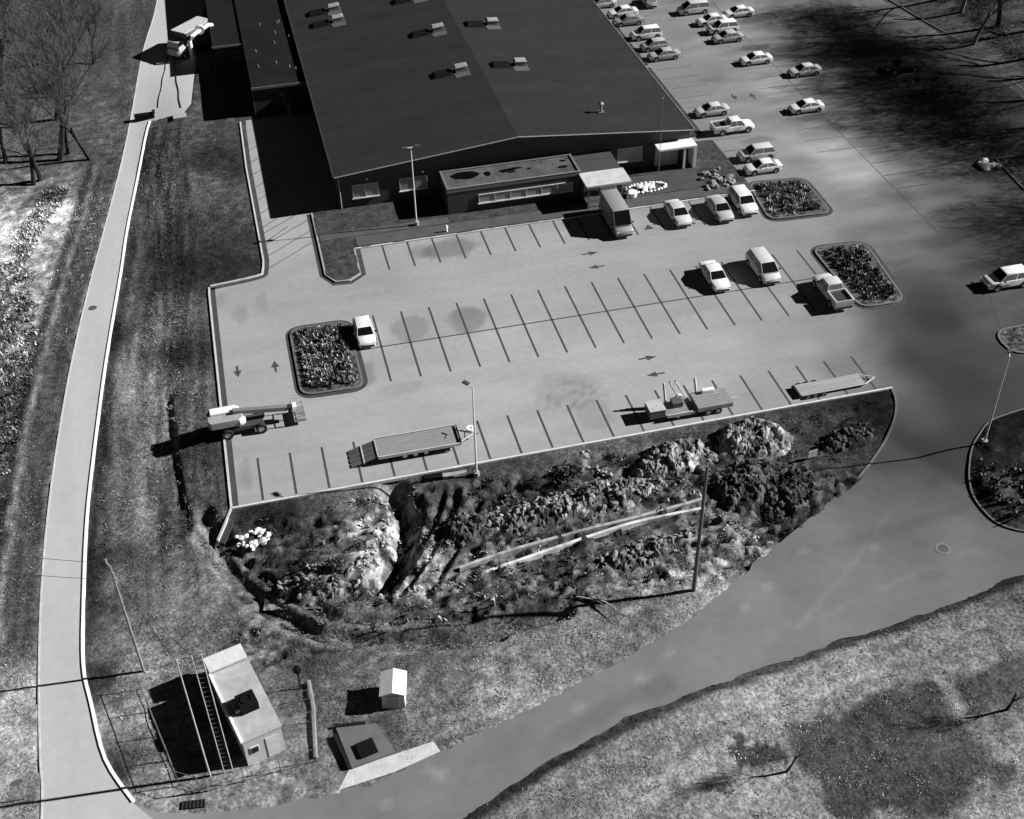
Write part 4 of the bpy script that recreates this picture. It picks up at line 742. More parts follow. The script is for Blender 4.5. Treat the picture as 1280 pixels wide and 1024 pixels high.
# ramped equipment trailer
T = thing('flatbed_trailer', 'long flatbed trailer with sloping tail ramp beside the light pole', 'trailer', (-.2, -15.0, 0), rad(0))
dk = mat('trailer_deck', .24, var=.15, scale=2, stretch=(.3, 3, 1)); fr_m = mat('trailer_frame', .13); rp = mat('ramp_deck', .13, var=.2)
fr_o = MB().bb(-2.6, 4.3, -1.1, 1.1, .55, .72).build('frame', fr_m, T)
for k in range(8): MB().bb(-2.6, 4.25, -1.16+k*.29, -1.16+k*.29+.27, .721, .80).build('plank', dk, T)
for s in (-1, 1): MB().bb(-2.6, 4.3, s*1.22-.05, s*1.22+.05, .6, .88).build('side_rail', mat('rail_pale', .45), T)
for (xa, za, xb, zb) in ((-4.9, .10, -3.85, .42), (-3.75, .45, -2.65, .78)):
    for k in range(4):
        y = -1.1+k*.56; MB().add([(xa, y, za), (xb, y, zb), (xb, y+.5, zb), (xa, y+.5, za), (xa, y, za-.08), (xb, y, zb-.08), (xb, y+.5, zb-.08), (xa, y+.5, za-.08)], [(0, 1, 2, 3), (7, 6, 5, 4), (0, 4, 5, 1), (1, 5, 6, 2), (2, 6, 7, 3), (3, 7, 4, 0)]).build('ramp_plank', rp, T)
MB().bb(-3.86, -3.74, -1.15, 1.15, .3, .46).build('hinge_bar', mat('hinge', .4), T); MB().bb(-2.66, -2.58, -1.15, 1.15, .55, .83).build('hinge_bar', mat('hinge', .4), T)
for x in (-.4, .5, 1.4):
    for s in (-1, 1): wheel(T, x, s*1.02, .36, .36, .24)
for s in (-1, 1): MB().tube([(4.2, s*.9, .6), (5.7, 0, .6)], .07, 6).build('tongue_bar', mat('hinge', .4), T)
MB().bb(5.6, 6.1, -.08, .08, .5, .66).build('coupler', pipe_m, T); MB().ring((5.5, .25, .95), .14, .38, 'Z', .2, 16).build('spare_wheel', white_m, T); MB().tube([(4.9, -.1, .05), (4.9, -.1, 1.1)], .05, 6).build('jack', plastic, T); MB().bb(4.36, 4.42, -1.1, 1.1, .55, 1.0).build('headboard', plastic, T)
MB().tube([(3.1, .5, .82), (3.5, .1, .83), (3.2, -.3, .82)], .06, 5).build('chain', fr_m, T)
# trailer with upright ramps
T = thing('equipment_trailer', 'equipment trailer with upright ramp arms and a box at its left end', 'trailer', (24.2, -16.2, 0), rad(0))
MB().bb(-3.7, -2.3, -.75, .75, .35, 1.15).build('tool_box', mat('box_dark', .10), T, bevel=.03); MB().bb(-3.72, -2.28, -.77, .77, 1.151, 1.22).build('box_lid', mat('box_lid', .42), T)
MB().bb(-2.3, .4, -.9, .9, .4, .6).build('low_deck', mat('low_deck', .22, var=.25), T); MB().bb(.5, 3.7, -1.1, 1.1, .55, .95).build('raised_deck', dk, T, bevel=.02)
for k in range(6): MB().bb(.52, 3.68, -1.08+k*.365, -1.08+k*.365+.34, .951, 1.0).build('plank', dk, T)
for x in (1.5, 2.4): 
    for s in (-1, 1): wheel(T, x, s*1.0, .33, .33, .22)
for s in (-1, 1): wheel(T, -1.2, s*.8, .3, .3, .2)
MB().bb(-1.4, -.5, -.1, .8, .6, 1.1).build('winch', mat('winch', .08), T); MB().ring((-.6, .75, 1.0), .12, .34, 'Y', .2, 14).build('hose_reel', white_m, T)
for x, dx in ((-1.75, -.15), (-.35, -1.0), (.25, -1.1)):
    MB().tube([(x, .85, .55), (x+dx, 1.25, 2.5)], .12, 4).build('ramp_arm', mat('ramp_arm', .40), T)
MB().tube([(1.1, 1.0, .9), (1.0, 1.45, 2.35)], .13, 4).build('ramp_arm', mat('ramp_arm', .40), T); MB().bb(1.5, 2.6, .65, 1.05, 1.0, 1.35).build('machine_cover', white_m, T, bevel=.05)
MB().bb(-2.2, .3, -1.05, -.92, .45, .75).build('side_rail', mat('hinge', .4), T)
MB().tube([(3.7, 0, .6), (4.6, 0, .5)], .08, 6).build('tongue_bar', pipe_m, T)
# low trailer at the far end
T = thing('low_trailer', 'long pale low trailer angled at the east end of the south bays', 'trailer', (37.7, -16.4, 0), rad(1)); T.scale = (1, 1, .5)
lt = mat('pale_deck', .31, var=.15, scale=1.2, stretch=(.3, 3, 1)); MB().bb(-3.3, 2.7, -.75, .75, .42, .55).build('frame', fr_m, T)
for k in range(6): MB().bb(-3.4, 2.75, -.8+k*.27, -.8+k*.27+.25, .551, .62).build('plank', lt, T)
for s in (-1, 1): MB().tube([(2.7, s*.7, .5), (4.0, 0, .5)], .09, 6).build('tongue_bar', mat('hinge', .4), T)
for x in (-2.9, -2.2, -1.4):
    for s in (-1, 1): wheel(T, x, s*.92, .3, .3, .22)
MB().bb(-3.55, -3.41, -.8, .8, .3, .75).build('tail_gate', plastic, T)
# ------------------------------------------------------------------ yard features
T = thing('box_truck', 'box truck with bright white roof standing askew at the loading pad', 'truck', (-14.0, 73.6, Hs(-14, 73.6)), rad(226))
MB().bb(-3.3, 2.0, -1.2, 1.2, .9, 3.25).build('cargo_box', mat('truck_box_shaded', .10), T); MB().bb(-3.32, 2.02, -1.22, 1.22, 3.251, 3.4).build('box_roof', mat('truck_roof', .45), T)  # cargo sides coloured dark for shade, only the roof kept pale as lit
MB().prism([(2.1, -1.1), (3.3, -1.05), (3.6, -.8), (3.6, .8), (3.3, 1.05), (2.1, 1.1)], .6, 1.5).build('cab', PAINTS['mid'], T, bevel=.06); MB().box((2.75, 0, 1.95), (1.3, 2.1, .9), top=(.75, .9)).build('cab_roof', PAINTS['mid'], T)
MB().box((3.27, 0, 1.85), (.06, 1.7, .6), ry=rad(-20)).build('windshield', vglass, T); MB().bb(-3.2, 3.4, -.5, .5, .5, .88).build('chassis', plastic, T)
for x in (-2.2, 2.6):
    for y in (-1.0, 1.0): wheel(T, x, y, .45, .45, .3)
for y in (-.75, .75): MB().bb(3.58, 3.66, y-.18, y+.18, .85, 1.1).build('headlight', lamp_m, T)
dct = thing('duct', 'bright curled duct pipe beside the box truck at the wing', 'duct', (-14.0, 70.0, 0))
MB().tube([(0, 0, -.2), (0, 0, 2.9), (.4, .3, 3.3), (1.0, .8, 3.5), (2.0, 1.6, 3.7), (2.7, 2.3, 3.8), (3.2, 2.8, 3.5)], .26, 8).build('pipe', white_m, dct, smooth=True)
MB().ring((1.5, 1.2, 3.7), .35, .62, 'Y', .3, 14).build('fan_ring', white_m, dct)
for a_, b_, m_, lab in (((-17, 74.8), (-19, 57.7), .22, 'pale hose lying along the loading pad, left of two'), ((-16.6, 73.9), (-16.2, 56.2), .08, 'dark hose lying along the loading pad, right of two')):
    MB().tube([(a_[0]+(b_[0]-a_[0])*k/20+.05*math.sin(k), a_[1]+(b_[1]-a_[1])*k/20, Hs(a_[0]+(b_[0]-a_[0])*k/20, a_[1]+(b_[1]-a_[1])*k/20)+.07) for k in range(21)], .06, 5).build('hose', mat('hose%.2f' % m_, m_), label=lab, category='hose')
bx = thing('road_barrier', 'dark low barrier box across the lane beside the loading pad', 'barrier', (-20.7, 55.5, Hs(-20.7, 55.5)), rad(3)); MB().bb(-1.2, 1.2, -.35, .35, -.2, .75).build('body', black_m, bx, bevel=.04); MB().bb(1.0, 1.35, -.4, .4, .76, .95).build('cap', dark_m, bx)
MB().bb(-17.2, -15.6, 53.0, 54.3, -.9, .2).build('retaining_block', conc_m, label='grey concrete block at the edge of the loading pad', category='block')

stone_m = mat('white_stone', .85, rough=.8, var=.1); grey_stone = mat('grey_stone', .22, var=.3, scale=4); pale_stone = mat('pale_stone', .36, var=.25, scale=4)
def rock_mesh(seed, m, name='stone'):
    r = random.Random(seed); bm = bmesh.new(); bmesh.ops.create_icosphere(bm, subdivisions=1, radius=1)
    for v in bm.verts: v.co *= r.uniform(.72, 1.15); v.co.z *= .75
    me = bpy.data.meshes.new(name); bm.to_mesh(me); bm.free(); me.materials.append(m); return me
RK = {k: [rock_mesh(i+k*7, m) for i in range(4)] for k, m in enumerate((stone_m, grey_stone, pale_stone))}
def rocks(o, pts, kind, seed=0):
    r = random.Random(seed)
    for i, (x, y, z, s) in enumerate(pts):
        q = link('stone', RK[kind][i % 4], o, loc=(x, y, z)); q.rotation_euler = (r.uniform(0, .4), r.uniform(0, .4), r.uniform(0, 6.3)); q.scale = (s*r.uniform(.8, 1.3), s*r.uniform(.8, 1.2), s*r.uniform(.7, 1))
rr = random.Random(3)
# planting bed ringed with white stones near the entrance
O = thing('stone_ring', 'white stone ring with a centre mound on the entrance paving', 'stone ring', (33.0, 21.2, .19)); pts = []
for k in range(30): a = 2*math.pi*k/30; pts.append((2.25*math.cos(a), .95*math.sin(a), .1, .21))
for k in range(22): pts.append((rr.uniform(-.9, 1.0), rr.uniform(-.5, .55), .16, rr.uniform(.2, .36)))
rocks(O, pts, 0, 1)
O = thing('stone_bench', 'round white stone bench left of the stone ring', 'bench', (31.0, 19.95, .19)); MB().tube([(0, 0, 0), (0, 0, .4)], .48, 16).build('base', stone_m, O); MB().tube([(0, 0, .401), (0, 0, .52)], .58, 16).build('top', white_m, O)
O = thing('rock_bed', 'bed of grey boulders between the portico and the white boxy car', 'rock bed', (41.1, 21.0, .16)); pts = [(rr.uniform(-1.7, 1.7), rr.uniform(-2.2, 2.2), .12, rr.uniform(.25, .5)) for _ in range(34)]; rocks(O, pts, 1, 2)
# bright rubble heap
O = thing('rubble_heap', 'bright white heap of rubble below the southwest corner of the lot', 'rubble', (-13.85, -21.3, float(terr(-13.85, -21.3)))); pts = []
for k in range(46):
    a = rr.uniform(0, 6.28); d = rr.uniform(.5, 1.15); pts.append((d*1.15*math.cos(a), d*.9*math.sin(a), .05+rr.uniform(0, .35), rr.uniform(.13, .3)))
rocks(O, pts, 0, 3)
# riprap in the gully
for nm, line, n, w, lab in (('riprap', [(-1.4, -19.6), (-2.6, -23.5), (-4.3, -25.6), (-5.2, -27.6)], 90, .9, 'pale stones spilling down the gully south of the lot'), ('riprap', [(14.0, -18.9), (14.4, -20.2), (15.6, -21.4)], 26, .6, 'pale stones below the kerb opening in the middle of the south edge')):
    O = thing(nm, lab, 'riprap', (line[0][0], line[0][1], 0)); pts = []
    for k in range(n):
        i = rr.randrange(len(line)-1); t = rr.random(); x = line[i][0]+t*(line[i+1][0]-line[i][0])+rr.gauss(0, w*.4)-1.1*(w > .8); y = line[i][1]+t*(line[i+1][1]-line[i][1])+rr.gauss(0, w*.3)
        pts.append((x-line[0][0], y-line[0][1], float(terr(x, y))+.06, rr.uniform(.08, .2)))
    rocks(O, pts, 2, 4)
for i in range(60):
    pass
# drainage: kerb inlets and channel
I1 = thing('kerb_inlet', 'dark kerb inlet in the south edge below the flatbed trailer', 'drain inlet', (1.4, -18.75, 0), rad(0)); MB().bb(-.9, .6, -.45, .25, -.5, .10).build('cover', black_m, I1); MB().add([(.6, -.5, .05), (2.6, -.3, .1), (2.6, -.05, .1), (.6, .1, .05), (.6, -.5, -.4), (2.6, -.3, -.4), (2.6, -.05, -.4), (.6, .1, -.4)], [(0, 1, 2, 3), (7, 6, 5, 4), (0, 4, 5, 1), (1, 5, 6, 2), (2, 6, 7, 3), (3, 7, 4, 0)]).build('wing_slab', conc_m, I1)
I2 = thing('drain_chute', 'dark paved drain chute in the middle of the south edge', 'drain chute', (14.2, -18.2, 0)); MB().add([(-1.1, 0, .02), (1.3, 0, .02), (1.6, -2.2, -.75), (-.5, -2.2, -.75), (-1.1, 0, -.4), (1.3, 0, -.4), (1.6, -2.2, -1.3), (-.5, -2.2, -1.3)], [(0, 1, 2, 3), (7, 6, 5, 4), (0, 4, 5, 1), (1, 5, 6, 2), (2, 6, 7, 3), (3, 7, 4, 0)]).build('slab', conc_d, I2)
def tline(pts, w0, w1, z0, z1):
    mb = strip(pts, w0, w1, 0, 0); n = len(pts); vs = mb.v
    for i in range(n):
        for k in range(4):
            x, y, _ = vs[i*4+k]; vs[i*4+k] = (x, y, Hs(x, y)+(z0-.5 if k < 2 else z1+.22))
    return mb
ch = smooth_line([(1.3, -28.6), (5.7, -27.8), (12.3, -27.1), (16.4, -26.8), (22.0, -26.2)], 6); ch2 = smooth_line([(2.7, -29.6), (8.0, -28.6), (12.5, -27.8), (16.3, -27.3), (21.7, -27.2)], 6)
tline(ch, -.13, .13, -.3, .28).build('concrete_edging', mat('ch_edge', .32, var=.5, scale=1.3), label='long pale edging line crossing the brush, upper of two', category='edging')
tline(ch2, -.13, .13, -.3, .26).build('concrete_edging', mat('ch_edge2', .55, var=.45, scale=1.3), label='long pale edging line crossing the brush, lower of two', category='edging')
m1 = thing('manhole', 'round manhole in the pale lane', 'manhole', (-26.6, 15.6, Hs(-26.6, 15.6)+.016)); MB().tube([(0, 0, -.05), (0, 0, .012)], .42, 16).build('lid', mat('manhole_iron', .08), m1)
m1 = thing('manhole', 'round manhole where the driveway meets the road', 'manhole', (38.0, -35.8, CZ+.008)); MB().tube([(0, 0, -.05), (0, 0, .012)], .4, 16).build('lid', mat('manhole_iron', .08), m1); MB().ring((0, 0, .01), .42, .6, 'Z', .03).build('collar', mat('collar', .17), m1)
g = thing('storm_drain', 'dark storm drain grate at the corner of lane and road', 'storm drain', (-19.5, -44.15, CZ), rad(-8)); MB().bb(-.75, .75, -.3, .3, -.2, .1).build('frame', black_m, g)
for k in range(6): MB().bb(-.7+k*.24, -.6+k*.24, -.28, .28, .101, .125).build('bar', plastic, g)
sg = thing('sign', 'small oval sign on a post beside the lane, bottom left corner', 'sign', (-30.1, -41.0, CZ), rad(20)); MB().tube([(0, 0, -.3), (0, 0, 2.0)], .04, 6).build('post', wood, sg); mb = MB(); n = 16; mb.add([(.38*math.cos(6.283*k/n), s*.02, 1.9+.26*math.sin(6.283*k/n)) for s in (-1, 1) for k in range(n)], [tuple(range(n))[::-1], tuple(range(n, 2*n))]+[(k, (k+1) % n, n+(k+1) % n, n+k) for k in range(n)]); mb.build('plate', mat('sign_plate', .1), sg)
sp = thing('marker_post', 'small bent pale post standing in the brush', 'post', (3.1, -33.0, CZ)); MB().tube([(0, 0, -.3), (-.05, .1, .9), (-.3, .2, 1.1), (.3, .35, 2.0)], [.06, .06, .07, .05], 6).build('stem', pale_stone, sp)
hy = thing('hydrant', 'small pale hydrant on the lawn edge by the front bays', 'hydrant', (9.9, 18.15, .16)); MB().tube([(0, 0, 0), (0, 0, .62), (0, 0, .75), (0, 0, .82)], [.13, .13, .1, .03], 10).build('barrel', white_m, hy); MB().tube([(-.22, 0, .5), (.22, 0, .5)], .06, 8).build('outlet', white_m, hy)
sb = thing('sign_board', 'small pale board sign standing in the southeast grass wedge', 'sign', (32.6, -23.6, float(terr(32.6, -23.6))), rad(10)); MB().bb(-.45, .45, -.04, .04, .3, 1.0).build('board', mat('board', .3), sb); MB().bb(-.4, -.33, .041, .1, -.3, .9).build('post', wood, sb); MB().bb(.33, .4, .041, .1, -.3, .9).build('post', wood, sb)
br = random.Random(9)
for i, (x, y, a, lab) in enumerate(((10.2, -34.0, -50, 'bare fallen branch lying on the brush, longer one'), (9.2, -33.6, -35, 'bare fallen branch lying on the brush, forked one'))):
    o = thing('fallen_branch', lab, 'branch', (x, y, float(terr(x, y))+.1), rad(a)); MB().tube([(0, 0, 0), (1.2, .1, .1), (2.6-.6*i, -.1, .15)], [.09, .07, .03], 5).build('limb', pale_stone, o); MB().tube([(.8, .08, .08), (1.6, .6, .25)], [.05, .02], 5).build('twig', pale_stone, o)

# ------------------------------------------------------------------ bare trees
def bare_tree(seed, h, spread, levels=5, twigs=3, thin=1.0, upright=.5):
    r = random.Random(seed); T_ = MB(); C_ = MB()
    def grow(p, d, L, rad_, lev):
        n = 3 if lev < 3 else 2; pts = [p]; dd = d.copy(); rs = [rad_]
        for k in range(n):
            dd = (dd+Vector((r.gauss(0, .14), r.gauss(0, .14), r.gauss(0, .10)+.05*upright))).normalized(); pts.append(pts[-1]+dd*(L/n)); rs.append(rad_*(1-.45*(k+1)/n))
        (T_ if lev < 3 else C_).tube(pts, rs, 6 if lev < 2 else 4 if lev < 3 else 3, cap=False)
        if lev >= levels: return
        nb = r.randint(2, 3) + (twigs if lev >= levels-2 else 0)
        for b in range(nb):
            t = r.uniform(.35, 1.0) if lev else r.uniform(.3, 1.0); i = min(n-1, int(t*n)); q = pts[i].lerp(pts[i+1], t*n-i)
            ax = Vector((r.gauss(0, 1), r.gauss(0, 1), r.gauss(0, .5))).normalized(); side = (ax-ax.dot(dd)*dd).normalized()
            nd = (dd*r.uniform(.5, 1.0)*(1 if lev else 1.1)+side*r.uniform(.45, .9)*spread+Vector((0, 0, .25*upright))).normalized()
            grow(q, nd, L*r.uniform(.55, .8), max(.012*thin, rs[-1]*r.uniform(.5, .75)), lev+1)
        if lev: grow(pts[-1], dd, L*.7, max(.012*thin, rs[-1]*.9), lev+1)
    grow(Vector((0, 0, -.3)), Vector((r.gauss(0, .06), r.gauss(0, .06), 1)).normalized(), h*.42, h*.024, 0)
    return T_, C_
bark_d = mat('dark_bark', .022, rough=.95, var=.35, scale=3); bark_p = mat('pale_bark', .16, rough=.95, var=.35, scale=3); twig_m = mat('twigs', .085, rough=.95, var=.3, scale=2); twig_g = mat('grey_twigs', .24, rough=.95, var=.25, scale=2)
TV = []
for i, (h, sp, lv, tw, up) in enumerate(((9, .75, 5, 2, .9), (10, .6, 5, 2, 1.2), (8, .9, 5, 3, .6), (7, 1.0, 5, 2, .5), (16, .8, 5, 2, .7))):
    a, b = bare_tree(100+i, h, sp, lv, tw, 1.0, up); TV.append((a.mesh('trunk', bark_d, True), b.mesh('crown', twig_m)))
def twig_cloud(n, R, zc, seed, L=.55, w=.013):
    g = np.random.default_rng(seed); d = g.normal(size=(n, 3)); d /= np.linalg.norm(d, axis=1)[:, None]; lump = 1+.28*np.sin(d[:, 0]*4+seed)*np.cos(d[:, 1]*5)+.15*np.sin(d[:, 2]*9)
    p = d*(g.uniform(0, 1, n)**.45*lump)[:, None]*np.array(R)+np.array((0, 0, zc)); u = d*.5+g.normal(0, .6, (n, 3))+np.array((0, 0, .5)); u /= np.linalg.norm(u, axis=1)[:, None]; q = np.cross(u, g.normal(size=(n, 3))); q /= np.linalg.norm(q, axis=1)[:, None]
    l = L*g.uniform(.5, 1.3, (n, 1)); return np.stack([p-u*l-q*w, p-u*l+q*w, p+u*l+q*w*.4, p+u*l-q*w*.4], 1).reshape(-1, 3)
for k_, (vi, n_, R_, zc_) in enumerate(((3, 8000, (3.2, 3.2, 2.3), 4.6), (4, 5200, (6, 6, 5.5), 11.5), (2, 1400, (2.6, 2.6, 3.0), 6.0), (0, 900, (2.2, 2.2, 3.4), 7.0), (1, 900, (1.9, 1.9, 3.8), 7.5))):
    tv = twig_cloud(n_, R_, zc_, 7+k_, .3 if vi == 3 else .45 if vi != 4 else .7, .0075 if vi == 3 else .008 if vi != 4 else .02); cm_ = TV[vi][1]; v0 = len(cm_.vertices); co = np.empty(v0*3, np.float32); cm_.vertices.foreach_get('co', co)
    b_ = MB(); b_.v = co.reshape(-1, 3).tolist()+tv.tolist(); b_.f = [tuple(p_.vertices) for p_ in cm_.polygons]+np.arange(v0, v0+len(tv)).reshape(-1, 4).tolist(); b_.m = [0]
    nm = bpy.data.meshes.new('crown'); nm.from_pydata(b_.v, [], b_.f); nm.materials.append(twig_m); TV[vi] = (TV[vi][0], nm)
def tree(v, x, y, sc, rz, label, group, tm=None, cm=None):
    o = thing('bare_tree', label, 'tree', (x, y, float(terr(x, y))), rad(rz), group); o.scale = (sc, sc, sc); a = link('trunk', TV[v][0], o); b = link('crown', TV[v][1], o)
    for q, m in ((a, tm), (b, cm)):
        if m: q.material_slots[0].link = 'OBJECT'; q.material_slots[0].material = m
    return o
LT = [(0, -32.9, 44, 1.40, 0, 'nearest dark-trunked bare tree left of the lane'), (1, -33.6, 43, 1.25, 80, 'bare tree leaning just left of the nearest dark trunk'), (1, -30.9, 48.2, 1.61, 30, 'tallest slim bare tree in the clump left of the lane'), (0, -29.8, 49.4, 1.47, 140, 'bare tree close to the right of the tallest slim one'),
      (1, -27.2, 47.4, 1.19, 200, 'slender bare tree with a crossing branch nearest the lane'), (2, -36.2, 57.5, 1.55, 60, 'wide bare tree at the left picture edge'), (1, -31.5, 58.3, 1.68, 10, 'bare tree behind the clump left of the lane'), (0, -33.8, 66, 1.61, 250, 'bare tree farther up beside the left picture edge'), (2, -29, 64, 1.55, 90, 'spreading bare tree behind the clump, toward the top'), (1, -38.5, 70, 1.68, 330, 'bare tree at the upper left corner'), (2, -32.5, 75, 1.68, 180, 'bare tree below the top edge left of the lane'), (0, -27, 73, 1.40, 120, 'bare tree near the top of the lane'), (2, -37, 49, 1.40, 20, 'bushy bare tree at the left edge beside the clump')]
for v, x, y, s, r_, lab in LT: tree(v, x, y, s, r_, lab, 'bare trees left of the lane', cm=twig_m)
BR = [(1, 18.2, -51.4, .42, 0, 'small slender bare tree at the left tip of the dark field patch'), (0, 34.6, -50.6, .55, 40, 'bare tree with a dark trunk at the lower right edge')]
for v, x, y, s, r_, lab in BR: tree(v, x, y, s, r_, lab, 'grey bare trees in the lower right field', cm=twig_g)
TR = [(4, 86.9, 45.8, .75, 0, 'pale-barked bare tree at the upper right kerb'), (4, 90.1, 54.9, .8, 70, 'bare tree behind the pale-barked one at upper right'), (4, 92.2, 48.8, 1.0, 140, 'thick dark bare tree at the upper right edge'), (4, 90.6, 60, .9, 220, 'bare tree at the top edge, upper right')]
for v, x, y, s, r_, lab in TR: tree(v, x, y, s, r_, lab, 'bare trees east of the lot', tm=bark_p if 'pale' in lab else None, cm=twig_m)
for i, (x, y, s, lab) in enumerate(((97, 46, 1.1, 'nearest the upper right corner'), (94, 38.5, 1.1, 'level with the dark car'), (97, 32.5, 1.15, 'middle one'), (95, 27.5, 1.1, 'just south of the middle one'), (92, 22, .95, 'level with the far kerb tip'), (99, 15, 1.1, 'behind the southern end'), (93, 3, 1, 'near the south end'), (90, -4, .9, 'southernmost one'))):
    tree(4, x, y, s, i*47, 'bare tree of the wood east of the lot, '+lab, 'wood east of the lot')
# ------------------------------------------------------------------ shrubs and undergrowth
print('TREETRIS', [(len(a.polygons), len(b.polygons)) for a, b in TV])
def leaf_cloud(n, R, seed, size, flat=.6):
    g = np.random.default_rng(seed); d = g.normal(size=(n, 3)); d /= np.linalg.norm(d, axis=1)[:, None]; rad_ = g.uniform(.45, 1, n)**.6*(1+.35*np.sin(d[:, 0]*5+seed)*np.cos(d[:, 1]*4)); p = d*rad_[:, None]*np.array(R); p[:, 2] = np.abs(p[:, 2])*1.0
    u = g.normal(size=(n, 3)); u /= np.linalg.norm(u, axis=1)[:, None]; w = np.cross(u, g.normal(size=(n, 3))); w /= np.linalg.norm(w, axis=1)[:, None]
    s = g.uniform(.6, 1.4, (n, 1))*size; v = np.stack([p-u*s, p-w*s*.55, p+u*s, p+w*s*.55], 1).reshape(-1, 3); tone = np.repeat(g.choice([.25, .6, 1.0, 1.9], n, p=[.3, .3, .25, .15]), 4)
    return v, tone
leaf_m = mat('leaves', .10, rough=.9, var=.2, scale=2, tone=True, spec=.1); twigbush = mat('bush_stems', .12)
def shrub(x, y, R, seed, label, n=900, size=.13, group='shrubs in the brush', m=None, k=1.0):
    o = thing('shrub', label, 'shrub', (x, y, float(terr(x, y))), group=group); v, t = leaf_cloud(n, R, seed, size)
    me = bpy.data.meshes.new('foliage'); me.from_pydata(v.tolist(), [], np.arange(len(v)).reshape(-1, 4).tolist()); me.materials.append(m or leaf_m); tone_attr(me, t*k); link('foliage', me, o)
    r = random.Random(seed); mb = MB()
    for q in range(7): mb.tube([(0, 0, -.2), (r.uniform(-.7, .7)*R[0], r.uniform(-.7, .7)*R[1], R[2]*r.uniform(.6, 1.0))], [.04, .015], 4)
    mb.build('stems', twigbush, o); return o
shrub(-9.8, -28.0, (.9, .6, 1.1), 8, 'small upright shrub in the hollow, left of the pair', 350, .13, k=.8)
shrub(-8.0, -26.6, (.9, .7, 1.2), 9, 'small upright shrub in the hollow, right of the pair', 350, .13, k=.8)
shrub(12.2, -20.6, (1.3, .8, .9), 11, 'small shrub left of the drain chute', 450, .12, k=1.0)
# spoil heaps of dug earth
earth_m = mat('dug_earth', 1.0, rough=1, var=.35, scale=1.4, tone=True, spec=.05, fine=(4, .3), bump=.12)
def heap(x, y, rx, ry, h, rz, tone, seed, label, rough=.5, step=.13):
    nx_, ny_ = int(2.3*rx/step), int(2.3*ry/step); U, V_ = np.meshgrid(np.linspace(-1.15, 1.15, nx_+1), np.linspace(-1.15, 1.15, ny_+1), indexing='ij'); u, v = U.ravel(), V_.ravel()
    lx, ly = u*rx, v*ry; c, s_ = math.cos(rad(rz)), math.sin(rad(rz)); wx, wy = x+c*lx-s_*ly, y+s_*lx+c*ly
    r = np.hypot(u, v)*(1+.45*(vnoise(wx, wy, .55, seed)-.5)+.2*(vnoise(wx, wy, 1.3, seed+1)-.5)); prof = np.clip(1-r**1.6, -.25, 1); e = ss(1.08, .6, r)
    px_, py_ = wx+.5*(vnoise(wx, wy, 1.6, seed+6)-.5), wy+.5*(vnoise(wx, wy, 1.6, seed+7)-.5); c1, v1 = clods(px_, py_, .95, seed+2); c2, v2 = clods(px_, py_, 2.3, seed+3); c3, v3 = clods(wx, wy, 4.2, seed+4)
    cl_ = (c1*v1-.25)*.7+(c2*(.3+.7*v2)-.3)*.6+(c3*v3-.2)*.3+(vnoise(wx, wy, .6, seed+8)-.5)*.9
    gz = base_h(wx, wy); oz = Hs(x, y); z = gz-oz+h*np.where(prof > 0, prof**.75, prof)+e*rough*.75*cl_
    o = thing('spoil_heap', label, 'spoil heap', (x, y, oz), rad(rz), 'heaps of dug earth below the lot'); me = bpy.data.meshes.new('earth'); a_ = (np.arange(nx_)[:, None]*(ny_+1)+np.arange(ny_)[None, :]).ravel()
    me.from_pydata(np.stack([lx, ly, z], 1).tolist(), [], np.stack([a_, a_+ny_+1, a_+ny_+2, a_+1], 1).tolist()); me.materials.append(earth_m); tone_attr(me, np.clip(tone*(.25+2.4*v2**2.2+.8*v1*v3)*(.6+.8*vnoise(wx, wy, .7, seed+5)), .006, .85)); link('earth', me, o)
    rr_ = random.Random(seed)
    for k in range(int(10+6*rx)):
        a2 = rr_.uniform(0, 6.28); d2 = rr_.uniform(.2, 1.0); i_ = int(round((d2*math.cos(a2)+1.15)/2.3*nx_))*(ny_+1)+int(round((d2*math.sin(a2)+1.15)/2.3*ny_)); q = link('clod', CL[tone_i(tone)][k % 4], o, loc=(lx[i_], ly[i_], z[i_]+.05)); sc = rr_.uniform(.12, .34); q.scale = (sc*1.2, sc, sc*.8); q.rotation_euler = (rr_.uniform(0, 3), rr_.uniform(0, 3), rr_.uniform(0, 6))
    return o
def tone_i(t): return 0 if t > .2 else 1 if t > .08 else 2
CL = [[rock_mesh(70+i+k*7, m, 'clod') for i in range(4)] for k, m in enumerate((mat('pale_clod', .42, var=.3), mat('mid_clod', .2, var=.4), mat('dark_clod', .05, var=.4)))]
heap(28.4, -20.6, 3.6, 1.9, 1.0, -5, .17, 201, 'tall pale heap of rubble right under the south kerb, below the upright-armed trailer', .95)
heap(21.2, -21.3, 3.6, 1.7, 1.0, 6, .16, 211, 'mid grey heap of clods west of the tall pale rubble heap', .9)
heap(25.8, -25.4, 3.9, 3.0, 1.0, 0, .05, 221, 'large dark mound east of the tall utility pole', .85)
heap(28.9, -27.0, 3.2, 2.2, .8, 30, .045, 231, 'dark mound at the driveway side of the dug ground', .8)
heap(11.6, -23.9, 9.6, 2.1, .75, 4, .13, 241, 'long rough heap of clods above the pale edging lines', .95)
heap(2.6, -24.2, 2.2, 1.6, .6, 0, .05, 251, 'dark heap of clods east of the ruts', .8)
heap(-9.6, -27.6, 3.3, 1.5, .8, -12, .09, 261, 'low mound in the hollow at the west end of the dug ground', .7)
heap(36.3, -22.2, 3.0, 1.4, .6, 12, .035, 271, 'low dark ragged mound in the southeast wedge', .6)
heap(15.8, -30.4, 4.6, 1.5, .4, 8, .10, 281, 'low grey mound below the pale edging lines', .7)
